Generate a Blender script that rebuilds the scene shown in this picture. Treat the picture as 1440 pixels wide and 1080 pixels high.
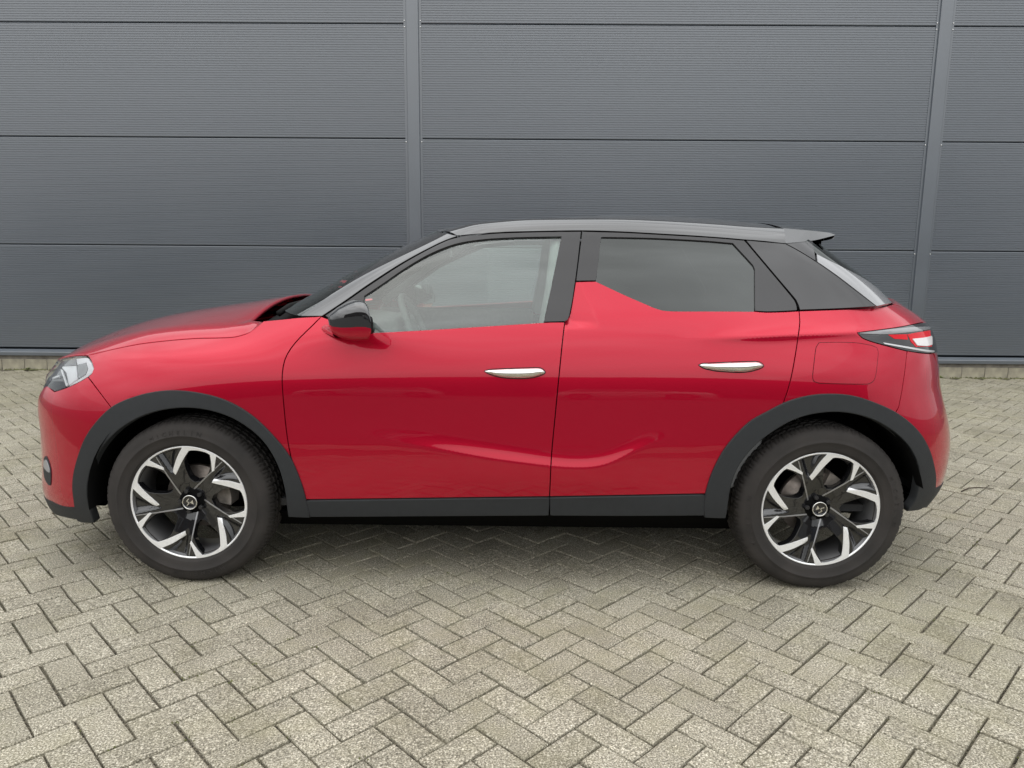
import bpy, bmesh, math, random
import numpy as np
from mathutils import Vector, Matrix
from mathutils.geometry import delaunay_2d_cdt
random.seed(7); rng = np.random.default_rng(7)
for o in list(bpy.data.objects): bpy.data.objects.remove(o)
R = math.radians
SC = bpy.context.scene

# ------------------------------------------------------------------ camera
CAM = np.array([0.0569, -2.8519, 1.3256]); YAW, PITCH, ROLL = -0.0092, 0.1685, 0.0077
FPX = 1035.0
def cam_axes():
    cy, sy = math.cos(YAW), math.sin(YAW)
    f = np.array([sy*math.cos(PITCH), cy*math.cos(PITCH), -math.sin(PITCH)])
    r = np.array([cy, -sy, 0.]); u = np.cross(r, f)
    return (math.cos(ROLL)*r+math.sin(ROLL)*u, math.cos(ROLL)*u-math.sin(ROLL)*r, f)
AR, AU, AF = cam_axes()
cd = bpy.data.cameras.new('camera'); cam = bpy.data.objects.new('camera', cd); SC.collection.objects.link(cam)
cd.sensor_fit = 'HORIZONTAL'; cd.sensor_width = 36; cd.lens = 36*FPX/1440; cd.clip_start = 0.05; cd.clip_end = 500
M = Matrix.Identity(4)
for i in range(3):
    M[i][0], M[i][1], M[i][2], M[i][3] = AR[i], AU[i], -AF[i], CAM[i]
cam.matrix_world = M; SC.camera = cam

# ------------------------------------------------------------------ sky, sun, exposure
SUN_EL, SUN_AZ = R(52), R(205)     # overcast: high soft light from behind the viewer
w = bpy.data.worlds.new('World'); SC.world = w; w.use_nodes = True
nt = w.node_tree; nt.nodes.clear(); N = nt.nodes.new; L = nt.links.new
out = N('ShaderNodeOutputWorld'); bg = N('ShaderNodeBackground'); L(bg.outputs[0], out.inputs[0])
sky = N('ShaderNodeTexSky'); sky.sky_type = 'NISHITA'; sky.sun_disc = False
sky.sun_elevation = SUN_EL; sky.sun_rotation = SUN_AZ; sky.air_density = 1.0; sky.dust_density = 4.0
# cloud deck: overcast luminance rises towards the zenith, broken by soft cloud structure
tc = N('ShaderNodeTexCoord'); sx = N('ShaderNodeSeparateXYZ'); L(tc.outputs['Generated'], sx.inputs[0])
lum = N('ShaderNodeMapRange'); lum.inputs[1].default_value = 0.0; lum.inputs[2].default_value = 1.0
lum.inputs[3].default_value = 5.3; lum.inputs[4].default_value = 16.5; L(sx.outputs[2], lum.inputs[0])
mp = N('ShaderNodeMapping'); mp.inputs['Scale'].default_value = (1.6, 1.6, 4.0); L(tc.outputs['Generated'], mp.inputs[0])
nz = N('ShaderNodeTexNoise'); nz.inputs['Scale'].default_value = 1.7; nz.inputs['Detail'].default_value = 5; nz.inputs['Roughness'].default_value = .5
L(mp.outputs[0], nz.inputs['Vector'])
cr = N('ShaderNodeMapRange'); cr.inputs[1].default_value = .3; cr.inputs[2].default_value = .7; cr.inputs[3].default_value = .70; cr.inputs[4].default_value = 1.25
L(nz.outputs[0], cr.inputs[0])
mm = N('ShaderNodeMath'); mm.operation = 'MULTIPLY'; L(lum.outputs[0], mm.inputs[0]); L(cr.outputs[0], mm.inputs[1])
cc = N('ShaderNodeMix'); cc.data_type = 'RGBA'; cc.blend_type = 'MULTIPLY'; cc.inputs[0].default_value = 1
L(mm.outputs[0], cc.inputs[6]); cc.inputs[7].default_value = (.965, .985, 1.0, 1)
mx = N('ShaderNodeMix'); mx.data_type = 'RGBA'; mx.inputs[0].default_value = .93
L(sky.outputs[0], mx.inputs[6]); L(cc.outputs[2], mx.inputs[7]); L(mx.outputs[2], bg.inputs[0])
bg.inputs[1].default_value = 0.15
sl = bpy.data.lights.new('sun', 'SUN'); sl.energy = 0.6; sl.angle = R(110); sl.color = (1, .97, .92)
so = bpy.data.objects.new('sun', sl); SC.collection.objects.link(so)
sd = Vector((math.sin(SUN_AZ)*math.cos(SUN_EL), math.cos(SUN_AZ)*math.cos(SUN_EL), math.sin(SUN_EL)))
so.rotation_euler = sd.to_track_quat('Z', 'Y').to_euler()
SC.render.engine = 'CYCLES'
SC.view_settings.view_transform = 'Standard'; SC.view_settings.look = 'None'
SC.view_settings.exposure = 0.0; SC.view_settings.gamma = 1.0
SC.cycles.max_bounces = 10; SC.cycles.transparent_max_bounces = 12; SC.cycles.glossy_bounces = 5

# ------------------------------------------------------------------ materials
def mat(name, col, rough=.5, metal=0., coat=0., coat_rough=.03, coat_ior=1.5, ior=1.5, spec=.5, trans=0., alpha=1.):
    m = bpy.data.materials.new(name); m.use_nodes = True
    b = m.node_tree.nodes['Principled BSDF']
    b.inputs['Base Color'].default_value = (*col, 1); b.inputs['Roughness'].default_value = rough
    b.inputs['Metallic'].default_value = metal; b.inputs['Coat Weight'].default_value = coat
    b.inputs['Coat Roughness'].default_value = coat_rough; b.inputs['Coat IOR'].default_value = coat_ior
    b.inputs['IOR'].default_value = ior; b.inputs['Specular IOR Level'].default_value = spec
    b.inputs['Transmission Weight'].default_value = trans; b.inputs['Alpha'].default_value = alpha
    return m
def nodes(m): return m.node_tree.nodes, m.node_tree.links, m.node_tree.nodes['Principled BSDF']
def vary(m, scale, amount, bump=0., bump_scale=None, detail=4, rough_amt=0., tint=None):
    """fine procedural wear: value noise on the base colour, roughness and bump"""
    n, l, b = nodes(m); c0 = tuple(b.inputs['Base Color'].default_value)
    t = n.new('ShaderNodeTexCoord'); nz = n.new('ShaderNodeTexNoise'); nz.inputs['Scale'].default_value = scale; nz.inputs['Detail'].default_value = detail
    l.new(t.outputs['Object'], nz.inputs['Vector'])
    rp = n.new('ShaderNodeValToRGB'); rp.color_ramp.elements[0].position = .3; rp.color_ramp.elements[1].position = .7
    lo = tuple(max(0, c*(1-amount)) for c in c0[:3]); hi = tuple(c*(1+amount) for c in (tint or c0[:3]))
    rp.color_ramp.elements[0].color = (*lo, 1); rp.color_ramp.elements[1].color = (*hi, 1)
    l.new(nz.outputs[0], rp.inputs[0]); l.new(rp.outputs[0], b.inputs['Base Color'])
    if rough_amt:
        r0 = b.inputs['Roughness'].default_value
        mr = n.new('ShaderNodeMapRange'); mr.inputs[3].default_value = r0-rough_amt; mr.inputs[4].default_value = r0+rough_amt
        l.new(nz.outputs[0], mr.inputs[0]); l.new(mr.outputs[0], b.inputs['Roughness'])
    if bump:
        n2 = n.new('ShaderNodeTexNoise'); n2.inputs['Scale'].default_value = bump_scale or scale*3; n2.inputs['Detail'].default_value = 3
        l.new(t.outputs['Object'], n2.inputs['Vector'])
        bp = n.new('ShaderNodeBump'); bp.inputs['Strength'].default_value = bump; bp.inputs['Distance'].default_value = .004
        l.new(n2.outputs[0], bp.inputs['Height']); l.new(bp.outputs[0], b.inputs['Normal'])
    return m

RED = mat('red_metallic_paint', (.45, .003, .024), .26, .5, 1.0, .0, 1.44, spec=.1)
def paint_flakes(m):
    n, l, b = nodes(m)
    t = n.new('ShaderNodeTexCoord'); nz = n.new('ShaderNodeTexNoise'); nz.inputs['Scale'].default_value = 9; nz.inputs['Detail'].default_value = 3
    l.new(t.outputs['Object'], nz.inputs['Vector'])
    mr = n.new('ShaderNodeMapRange'); mr.inputs[3].default_value = .0; mr.inputs[4].default_value = .014
    l.new(nz.outputs[0], mr.inputs[0]); l.new(mr.outputs[0], b.inputs['Coat Roughness'])
paint_flakes(RED)
BLACK = mat('gloss_black_paint', (.008, .008, .009), .3, 0, 1.0, .02, 2.15, spec=.05)
FRAME = mat('satin_black_frame', (.03, .029, .03), .34, 0, .9, .12, 1.46, spec=.1)
DPIL = mat('gloss_dark_pillar', (.018, .017, .018), .3, 0, 1., .03, 1.56, spec=.1)
PLAST = vary(mat('dark_grey_plastic', (.025, .027, .029), .58, spec=.3), 40, .06, .2, 900)
TRIMG = mat('sky_sheen_trim', (.16, .16, .165), .25, 0, 1., .03, 2.1)  # grey base colour stands in for sky sheen on gloss black
RUBBER = mat('black_rubber', (.012, .012, .012), .7, spec=.12)
TYRE = vary(mat('tyre_rubber', (.031, .0285, .027), .75, spec=.25), 7, .2, .15, 300, rough_amt=.08, tint=(.036, .032, .0295))
LINER = mat('wheel_well_liner', (.008, .008, .008), .9, spec=.05)
INNER = mat('inner_body_black', (.006, .006, .006), .9, spec=.03)
CHROME = mat('chrome', (.80, .79, .76), .09, 1.)
ALU = vary(mat('machined_aluminium', (.92, .92, .92), .42, .55), 120, .04)
GLINT = mat('glint_silver', (.40, .40, .41), .42, .9)  # silver colour for the painted sky glint on the spokes
RIMB = mat('rim_gloss_black', (.008, .008, .009), .22, 0, .85, .04, 1.8, spec=.08)
STEEL = vary(mat('brake_steel', (.30, .26, .23), .45, .8), 30, .35)
CALIP = vary(mat('brake_caliper_iron', (.28, .25, .22), .65, .3), 25, .45)
NUT = mat('lug_nut_black', (.02, .02, .021), .35)
def glass(name, tint, refl_ior, density_alpha):
    m = bpy.data.materials.new(name); m.use_nodes = True; n = m.node_tree.nodes; l = m.node_tree.links; n.clear()
    o = n.new('ShaderNodeOutputMaterial'); mixn = n.new('ShaderNodeMixShader'); tr = n.new('ShaderNodeBsdfTransparent')
    gl = n.new('ShaderNodeBsdfGlossy'); fr = n.new('ShaderNodeFresnel'); fr.inputs[0].default_value = refl_ior
    gl.inputs['Roughness'].default_value = .01; gl.inputs['Color'].default_value = (.96, 1, .98, 1)
    tr.inputs[0].default_value = (*tint, 1)
    l.new(fr.outputs[0], mixn.inputs[0]); l.new(tr.outputs[0], mixn.inputs[1]); l.new(gl.outputs[0], mixn.inputs[2]); l.new(mixn.outputs[0], o.inputs[0])
    return m
GLASS = glass('green_tint_glass', (.84, .96, .90), 2.0, 0)
WSGLASS = glass('windshield_glass', (.34, .38, .36), 1.75, 0)
PRIV = glass('dark_privacy_glass', (.05, .05, .05), 1.72, 0)
LENS = glass('clear_lens', (.95, .96, .97), 1.5, 0)
REDLENS = mat('red_lens', (.62, .004, .014), .15, 0, .6, .03, 1.35, spec=.1)
WHITELENS = mat('white_lens', (.74, .70, .70), .18, 0, 1, .02, 1.5)
REFLECT = mat('lamp_reflector', (.90, .90, .91), .28, 0)  # diffuse white paints the bright sky mirrored in the lamp
REFLECT2 = mat('lamp_bezel_grey', (.32, .32, .34), .25, .3)
SEAT = vary(mat('seat_fabric', (.60, .61, .60), .9), 60, .12)
DASH = vary(mat('dash_plastic', (.26, .265, .265), .7), 60, .12)
HEADL = mat('headliner_fabric', (.70, .71, .70), .95)
CARPET = mat('carpet', (.05, .05, .05), .95)
SILVERP = mat('silver_trim', (.62, .62, .62), .3, .8)

# ------------------------------------------------------------------ mesh helpers
COL = SC.collection
def link(name, me, parent=None, m=None):
    o = bpy.data.objects.new(name, me); COL.objects.link(o); o.parent = parent
    if m and me and not me.materials: me.materials.append(m)
    return o
def mesh(name, V, F, m=None, smooth=True, normals=None):
    me = bpy.data.meshes.new(name); me.from_pydata([tuple(v) for v in V], [], [tuple(int(i) for i in f) for f in F])
    if m: me.materials.append(m)
    if smooth: me.polygons.foreach_set('use_smooth', [True]*len(me.polygons))
    me.update()
    if normals is not None: me.normals_split_custom_set_from_vertices([tuple(n) for n in normals])
    return me
def tag(o, label=None, cat=None, group=None, kind=None):
    if label: o['label'] = label
    if cat: o['category'] = cat
    if group: o['group'] = group
    if kind: o['kind'] = kind
    return o
def empty(name, loc=(0, 0, 0), parent=None):
    o = bpy.data.objects.new(name, None); COL.objects.link(o); o.location = loc; o.parent = parent; o.empty_display_size = .1
    return o
class MB:
    def __init__(s): s.V = []; s.F = []
    def add(s, V, F):
        k = len(s.V); s.V += [tuple(v) for v in V]; s.F += [tuple(i+k for i in f) for f in F]; return s
    def box(s, x0, x1, y0, y1, z0, z1):
        return s.add([(x0,y0,z0),(x1,y0,z0),(x1,y1,z0),(x0,y1,z0),(x0,y0,z1),(x1,y0,z1),(x1,y1,z1),(x0,y1,z1)],
                     [(0,3,2,1),(4,5,6,7),(0,1,5,4),(1,2,6,5),(2,3,7,6),(3,0,4,7)])
    def build(s, name, m, parent=None, smooth=False, bevel=0, seg=2):
        me = mesh(name, s.V, s.F, m, smooth)
        if bevel:
            bm = bmesh.new(); bm.from_mesh(me)
            bmesh.ops.bevel(bm, geom=bm.edges[:], offset=bevel, segments=seg, profile=.6, affect='EDGES')
            bm.to_mesh(me); bm.free()
            me.polygons.foreach_set('use_smooth', [True]*len(me.polygons))
            me.set_sharp_from_angle(angle=R(40))
        return link(name, me, parent)
def lathe(prof, n, rmod=None, close=False):
    """profile [(r, y)] revolved about the Y axis; rmod(i, k, r) varies the radius"""
    V = []; F = []; m = len(prof)
    for i in range(n):
        a = 2*math.pi*i/n
        for k, (r, y) in enumerate(prof):
            rr = rmod(i, k, r) if rmod else r
            V.append((rr*math.sin(a), y, rr*math.cos(a)))
    for i in range(n):
        j = (i+1) % n
        for k in range(m-1):
            F.append((i*m+k, i*m+k+1, j*m+k+1, j*m+k))
    return V, F
def tube(pts, r, n=8, cap=True):
    pts = [Vector(p) for p in pts]; V = []; F = []
    rs = r if isinstance(r, (list, tuple)) else [r]*len(pts)
    up = Vector((0, 0, 1))
    for i, p in enumerate(pts):
        d = (pts[min(i+1, len(pts)-1)]-pts[max(i-1, 0)]).normalized()
        a = d.cross(up); a = d.cross(Vector((1, 0, 0))) if a.length < 1e-3 else a
        a.normalize(); b = d.cross(a)
        for k in range(n):
            t = 2*math.pi*k/n; V.append(p+rs[i]*(math.cos(t)*a+math.sin(t)*b))
    for i in range(len(pts)-1):
        for k in range(n):
            F.append((i*n+k, i*n+(k+1) % n, (i+1)*n+(k+1) % n, (i+1)*n+k))
    if cap: F.append(tuple(range(n-1, -1, -1))); F.append(tuple((len(pts)-1)*n+k for k in range(n)))
    return V, F

# ------------------------------------------------------------------ curves and the car's master surfaces
def natspline(xs, Y, xq):
    """natural cubic spline, Y may have several columns"""
    xs = np.asarray(xs, float); Y = np.asarray(Y, float); n = len(xs); h = np.diff(xs)
    A = np.zeros((n, n)); B = np.zeros((n,)+Y.shape[1:]); A[0, 0] = A[-1, -1] = 1
    for i in range(1, n-1):
        A[i, i-1] = h[i-1]; A[i, i] = 2*(h[i-1]+h[i]); A[i, i+1] = h[i]
        B[i] = 6*((Y[i+1]-Y[i])/h[i]-(Y[i]-Y[i-1])/h[i-1])
    Mx = np.linalg.solve(A, B.reshape(n, -1)).reshape(B.shape)
    xq = np.clip(np.asarray(xq, float), xs[0], xs[-1]); k = np.clip(np.searchsorted(xs, xq)-1, 0, n-2)
    t = xq-xs[k]; H = h[k]
    if Y.ndim > 1: t = t[:, None]; H = H[:, None]
    return Y[k]+t*((Y[k+1]-Y[k])/H-H*(2*Mx[k]+Mx[k+1])/6)+t*t*Mx[k]/2+t**3*(Mx[k+1]-Mx[k])/(6*H)
def lin(xs, ys): return lambda v: np.interp(v, xs, ys)
class Smooth1:
    def __init__(s, xs, ys):
        s.q = np.linspace(xs[0], xs[-1], 400); s.v = natspline(xs, ys, s.q)
    def __call__(s, v): return np.interp(v, s.q, s.v)

YC = 0.835                      # the car's centre plane in the yard; the wheels' outer faces lie at Y = 0
ZL = [.10, .20, .30, .40, .50, .60, .72, .87, .95, 1.02, 1.10, 1.18, 1.28, 1.38, 1.48, 1.58]
ST = {
 -2.3:  [.72, .77, .800, .815, .820, .820, .808, .762, .695, .60, .47, .35, .30, .28, .26, .24],
 -1.9:  [.74, .79, .820, .836, .841, .840, .829, .785, .722, .625, .49, .37, .32, .30, .28, .26],
 -1.28: [.775, .818, .848, .860, .8645, .8635, .857, .834, .790, .695, .575, .46, .40, .36, .33, .30],
 -.83:  [.775, .818, .848, .860, .8615, .8595, .8525, .838, .816, .785, .725, .665, .61, .555, .49, .42],
 -.3:   [.775, .818, .848, .860, .8610, .8585, .8515, .838, .821, .801, .769, .731, .684, .632, .567, .485],
 .3:    [.775, .818, .848, .860, .8610, .8585, .8515, .838, .822, .803, .772, .735, .689, .637, .572, .49],
 .8:    [.775, .818, .848, .860, .8625, .8610, .8550, .842, .826, .806, .773, .733, .684, .630, .563, .48],
 1.28:  [.775, .818, .848, .862, .8675, .8690, .8650, .850, .832, .808, .768, .722, .668, .612, .545, .46],
 1.7:   [.755, .80, .836, .854, .8620, .8650, .8600, .842, .822, .794, .748, .695, .640, .585, .52, .44],
 2.1:   [.735, .785, .820, .838, .846, .850, .845, .828, .808, .780, .735, .68, .625, .57, .505, .425]}
GX = np.arange(-2.3, 2.1001, .01); GZ = np.arange(.10, 1.5801, .005)
_sx = sorted(ST); _T = np.array([natspline(ZL, ST[x], GZ) for x in _sx])
DG = natspline(_sx, _T, GX)                       # half width on a fine grid
def bilin(x, z):
    fx = np.clip((x-GX[0])/.01, 1, len(GX)-3); fz = np.clip((z-GZ[0])/.005, 1, len(GZ)-3)
    i = fx.astype(int); j = fz.astype(int); a = fx-i; b = fz-j
    def cr(t): return (-.5*t+t*t-.5*t**3, 1-2.5*t*t+1.5*t**3, .5*t+2*t*t-1.5*t**3, -.5*t*t+.5*t**3)
    wa = cr(a); wb = cr(b); r = 0
    for m in range(4):
        for n in range(4): r = r+wa[m]*wb[n]*DG[i-1+m, j-1+n]
    return r
def ss(t): t = np.clip(t, 0, 1); return t*t*(3-2*t)
# pressed ledge low on the doors (lower edge of the lit strip) and the shoulder crease over the rear wheel
LEDGE = Smooth1([-.70, -.578, -.457, -.345, -.236, -.065, .09, .185, .314, .4, .491, .585, .70], [.662, .639, .613, .594, .577, .550, .530, .519, .514, .527, .567, .612, .64])
LENV = lambda x: ss((x+.70)/.75)*ss((.74-x)/.40)
CREASE = Smooth1([.7, .975, 1.152, 1.398, 1.9], [1.019, 1.034, 1.043, 1.052, 1.065])
def D(x, z):
    x = np.asarray(x, float); z = np.asarray(z, float)
    d = bilin(x, z)
    t = z-LEDGE(x); e = LENV(x)
    ts = .5*(t+np.sqrt(t*t+.005**2)); up = np.clip(1-ts/.075, 0, 1)**2; dn = ss((z-.34)/.16)
    d = d+.0135*e*up*dn
    t = z-CREASE(x); e = ss((x-.62)/.5)*ss((2.0-x)/.3)
    ts = np.sqrt(t*t+.007**2)-.007; d = d+.012*e*np.exp(-ts/.020)
    return d

def D_fin(x, z):
    # tapered facet pressed into the fin of the rear door behind the B-pillar
    t = np.clip(.378-(z-1.07)*.46-x, 0, .12)
    return D(x, z)-.16*(np.sqrt(t*t+.004**2)-.004)*ss((z-1.05)/.035)
class Shell:
    """side surface d = D(x, z), closed at nose and tail by superellipse plans"""
    def __init__(s, xf, xcf, pf, qf, xr, xcr, pr, qr, aref, wref):
        s.xf, s.xcf, s.pf, s.qf, s.xr, s.xcr, s.pr, s.qr = xf, xcf, pf, qf, xr, xcr, pr, qr
        s.LS = 2.3; s.D = D
        th = (np.linspace(0, 1, 1500)**2.5)*(math.pi/2)*1.0
        th = np.concatenate([th[:-1], [math.pi/2]])
        def tab(p, q, a):
            sv = np.sin(th)**(2/p); E = np.clip(np.cos(th), 0, 1)**(2/q)
            L_ = np.concatenate([[0], np.cumsum(np.hypot(np.diff(sv*a), np.diff(E*wref)))]); return L_
        s.th = th; s.Lf = tab(pf, qf, aref[0]); s.Lr = tab(pr, qr, aref[1])
        s.u0 = -s.Lf[-1]; s.u1 = s.LS+s.Lr[-1]
    def xd(s, u, z):
        u = np.asarray(u, float); z = np.asarray(z, float)
        a, b = s.xcf(z), s.xcr(z)
        x = a+(b-a)*np.clip(u, 0, s.LS)/s.LS; E = np.ones_like(x)
        f = u < 0
        t = np.interp(-u, s.Lf, s.th); sv = np.sin(t)**(2/s.pf); e = np.clip(np.cos(t), 1e-9, 1)**(2/s.qf)
        x = np.where(f, a-(a-s.xf(z))*sv, x); E = np.where(f, e, E)
        r = u > s.LS
        t = np.interp(u-s.LS, s.Lr, s.th); sv = np.sin(t)**(2/s.pr); e = np.clip(np.cos(t), 1e-9, 1)**(2/s.qr)
        x = np.where(r, b+(s.xr(z)-b)*sv, x); E = np.where(r, e, E)
        return x, s.D(x, z)*E
    def hw(s, x, z):
        a, b = s.xcf(z), s.xcr(z)
        sf = np.clip((a-x)/(a-s.xf(z)), 0, None); sr = np.clip((x-b)/(s.xr(z)-b), 0, None)
        E = np.where(sf > 0, np.clip(1-sf**s.pf, 0, 1)**(1/s.qf), 1.)*np.where(sr > 0, np.clip(1-sr**s.pr, 0, 1)**(1/s.qr), 1.)
        E = np.where((sf > 1) | (sr > 1), -.3*np.maximum(sf, sr), E)
        return s.D(x, z)*E
    def uz(s, x, z):
        a, b = float(s.xcf(z)), float(s.xcr(z))
        if x < a:
            sv = min((a-x)/(a-float(s.xf(z))), 1); t = math.asin(min(1, sv**(s.pf/2))); return -float(np.interp(t, s.th, s.Lf))
        if x > b:
            sv = min((x-b)/(float(s.xr(z))-b), 1); t = math.asin(min(1, sv**(s.pr/2))); return s.LS+float(np.interp(t, s.th, s.Lr))
        return s.LS*(x-a)/(b-a)
    def pos(s, u, z, off=0.):
        """local (x, y, z) of the near side with outward offset, and unit normals"""
        u = np.asarray(u, float); z = np.asarray(z, float); e = 1.5e-3
        x, d = s.xd(u, z); P = np.stack([x, -d, z], -1)
        ua, ub = np.clip(u-e, s.u0, s.u1), np.clip(u+e, s.u0, s.u1)
        x1, d1 = s.xd(ub, z); x0, d0 = s.xd(ua, z)
        du = np.stack([x1-x0, -(d1-d0), np.zeros_like(z)], -1)
        x1, d1 = s.xd(u, z+e); x0, d0 = s.xd(u, z-e)
        dz = np.stack([x1-x0, -(d1-d0), np.full_like(z, 2*e)], -1)
        n = np.cross(du, dz); n /= np.linalg.norm(n, axis=-1, keepdims=True)+1e-12
        return P+n*np.asarray(off).reshape(-1, 1) if np.ndim(off) else P+n*off, n
    def hit(s, px, py):
        """cast the ray through photo pixel (px, py) onto this surface, give (u, z)"""
        dvec = AF+(px-720)/FPX*AR-(py-540)/FPX*AU
        t = np.linspace(2.2, 4.6, 700)
        P = CAM[None]+t[:, None]*dvec[None]
        dl = YC-P[:, 1]; g = s.hw(P[:, 0], P[:, 2])-dl; g = np.where(dl < 0, -1, g)
        k = np.where(g > 0)[0]
        if len(k):
            k = k[0]; f = 0 if k == 0 else g[k-1]/(g[k-1]-g[k]); q = P[max(k-1, 0)]*(1-f)+P[k]*f
        else: q = P[int(np.argmax(g))]
        return (s.uz(float(q[0]), float(q[2])), float(q[2]))
    def hits(s, L_): return [s.hit(*p) for p in L_]

zf = [.10, .16, .20, .24, .28, .32, .36, .45, .55, .65, .75, .80, .85, .90, .95, 1.0, 1.1, 1.3]
zr = [.10, .16, .20, .25, .30, .36, .45, .55, .63, .72, .80, .90, .98, 1.05, 1.10, 1.15, 1.3]
const = lambda c: (lambda z: np.full_like(np.asarray(z, float), c))
BODY = Shell(Smooth1(zf, [-2.03, -2.095, -2.128, -2.143, -2.150, -2.150, -2.143, -2.130, -2.127, -2.130, -2.116, -2.088, -2.050, -2.015, -1.97, -1.92, -1.80, -1.6]), const(-1.05), 3.4, 3.6,
             Smooth1(zr, [1.82, 1.87, 1.895, 1.92, 1.95, 1.985, 2.006, 2.007, 1.992, 1.963, 1.936, 1.921, 1.908, 1.885, 1.835, 1.755, 1.55]), const(1.10), 3.3, 3.3, (1.05, .9), .86)
XFG = Smooth1([1.0, 1.08, 1.13, 1.187, 1.26, 1.346, 1.42, 1.47, 1.55], [-1.17, -1.05, -.957, -.848, -.717, -.545, -.393, -.298, -.13])
XRG = Smooth1([1.0, 1.10, 1.13, 1.2, 1.27, 1.33, 1.39, 1.44, 1.55], [1.77, 1.71, 1.685, 1.625, 1.547, 1.468, 1.39, 1.33, 1.19])
GREEN = Shell(XFG, lambda z: XFG(z)+.34, 3.4, 3.2, XRG, lambda z: XRG(z)-.40, 4.2, 4.2, (.34, .40), .66)

def crom(P, h):
    """Catmull-Rom through 2-D points, resampled at about h"""
    P = [np.array(p, float) for p in P]
    if len(P) == 2:
        n = max(1, int(np.linalg.norm(P[1]-P[0])/h)); return [P[0]+(P[1]-P[0])*i/n for i in range(n+1)]
    Q = [2*P[0]-P[1]]+P+[2*P[-1]-P[-2]]; O = []
    for i in range(1, len(Q)-2):
        n = max(1, int(np.linalg.norm(Q[i+1]-Q[i])/h))
        for k in range(n):
            t = k/n; a, b, c, d = Q[i-1], Q[i], Q[i+1], Q[i+2]
            O.append(.5*((2*b)+(c-a)*t+(2*a-5*b+4*c-d)*t*t+(3*b-a-3*c+d)*t**3))
    O.append(P[-1]); return O
def loop_of(segs, h):
    """closed outline out of smooth runs that meet at corners"""
    O = []
    for s_ in segs:
        c = crom(s_, h)
        if O and np.linalg.norm(O[-1]-c[0]) < 1e-5: c = c[1:]
        O += c
    if np.linalg.norm(O[0]-O[-1]) < 1e-5: O = O[:-1]
    return np.array(O)
def area2(P): return .5*np.sum(P[:, 0]*np.roll(P[:, 1], -1)-np.roll(P[:, 0], -1)*P[:, 1])
def shrink(P, g):
    if not g: return P
    if area2(P) < 0: P = P[::-1]
    e = np.roll(P, -1, 0)-P; e /= np.linalg.norm(e, axis=1, keepdims=True)+1e-12
    n = np.stack([-e[:, 1], e[:, 0]], 1); m = n+np.roll(n, 1, 0); l2 = np.sum(m*m, 1, keepdims=True)
    return P+m*2/np.maximum(l2, 1.2)*g
def inside(P, q):
    x, y = q[:, 0][:, None], q[:, 1][:, None]; a = P[None]; b = np.roll(P, -1, 0)[None]
    c = ((a[..., 1] > y) != (b[..., 1] > y)) & (x < (b[..., 0]-a[..., 0])*(y-a[..., 1])/(b[..., 1]-a[..., 1]+1e-15)+a[..., 0])
    return (np.sum(c, 1) % 2) == 1
def edge_dist(P, q):
    best = np.full(len(q), 9.)
    a = P; b = np.roll(P, -1, 0)
    for i in range(len(P)):
        d = b[i]-a[i]; t = np.clip(((q-a[i])@d)/(d@d+1e-15), 0, 1)
        best = np.minimum(best, np.linalg.norm(q-a[i]-t[:, None]*d, axis=1))
    return best
def tri2d(P, h, hz=None, lines=()):
    hz = hz or h
    lo, hi = P.min(0), P.max(0)
    xs = np.arange(lo[0]+h*.5, hi[0], h); zs = np.arange(lo[1]+hz*.5, hi[1], hz)
    if len(xs) and len(zs):
        g = np.stack(np.meshgrid(xs, zs), -1); g[1::2, :, 0] += h*.5
        g = g.reshape(-1, 2); g = g[inside(P, g)]
        for f_, lo_, hi_, st_ in lines:
            t_ = g[:, 1]-f_(g[:, 0]); g = g[(t_ < lo_-st_) | (t_ > hi_+st_)]
            for k_, q_ in enumerate(np.arange(lo_, hi_+1e-6, st_)):
                e_ = np.stack([xs+(k_ % 2)*h*.5, f_(xs+(k_ % 2)*h*.5)+q_], -1); g = np.concatenate([g, e_[inside(P, e_)]])
        if len(g): g = g[edge_dist(P, g) > .45*min(h, hz)]
    else: g = np.zeros((0, 2))
    n = len(P); A = np.concatenate([P, g])
    r = delaunay_2d_cdt([Vector(v) for v in A], [(i, (i+1) % n) for i in range(n)], [], 1, 1e-7)
    return np.array([tuple(v) for v in r[0]]), [tuple(f) for f in r[2]]
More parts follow.
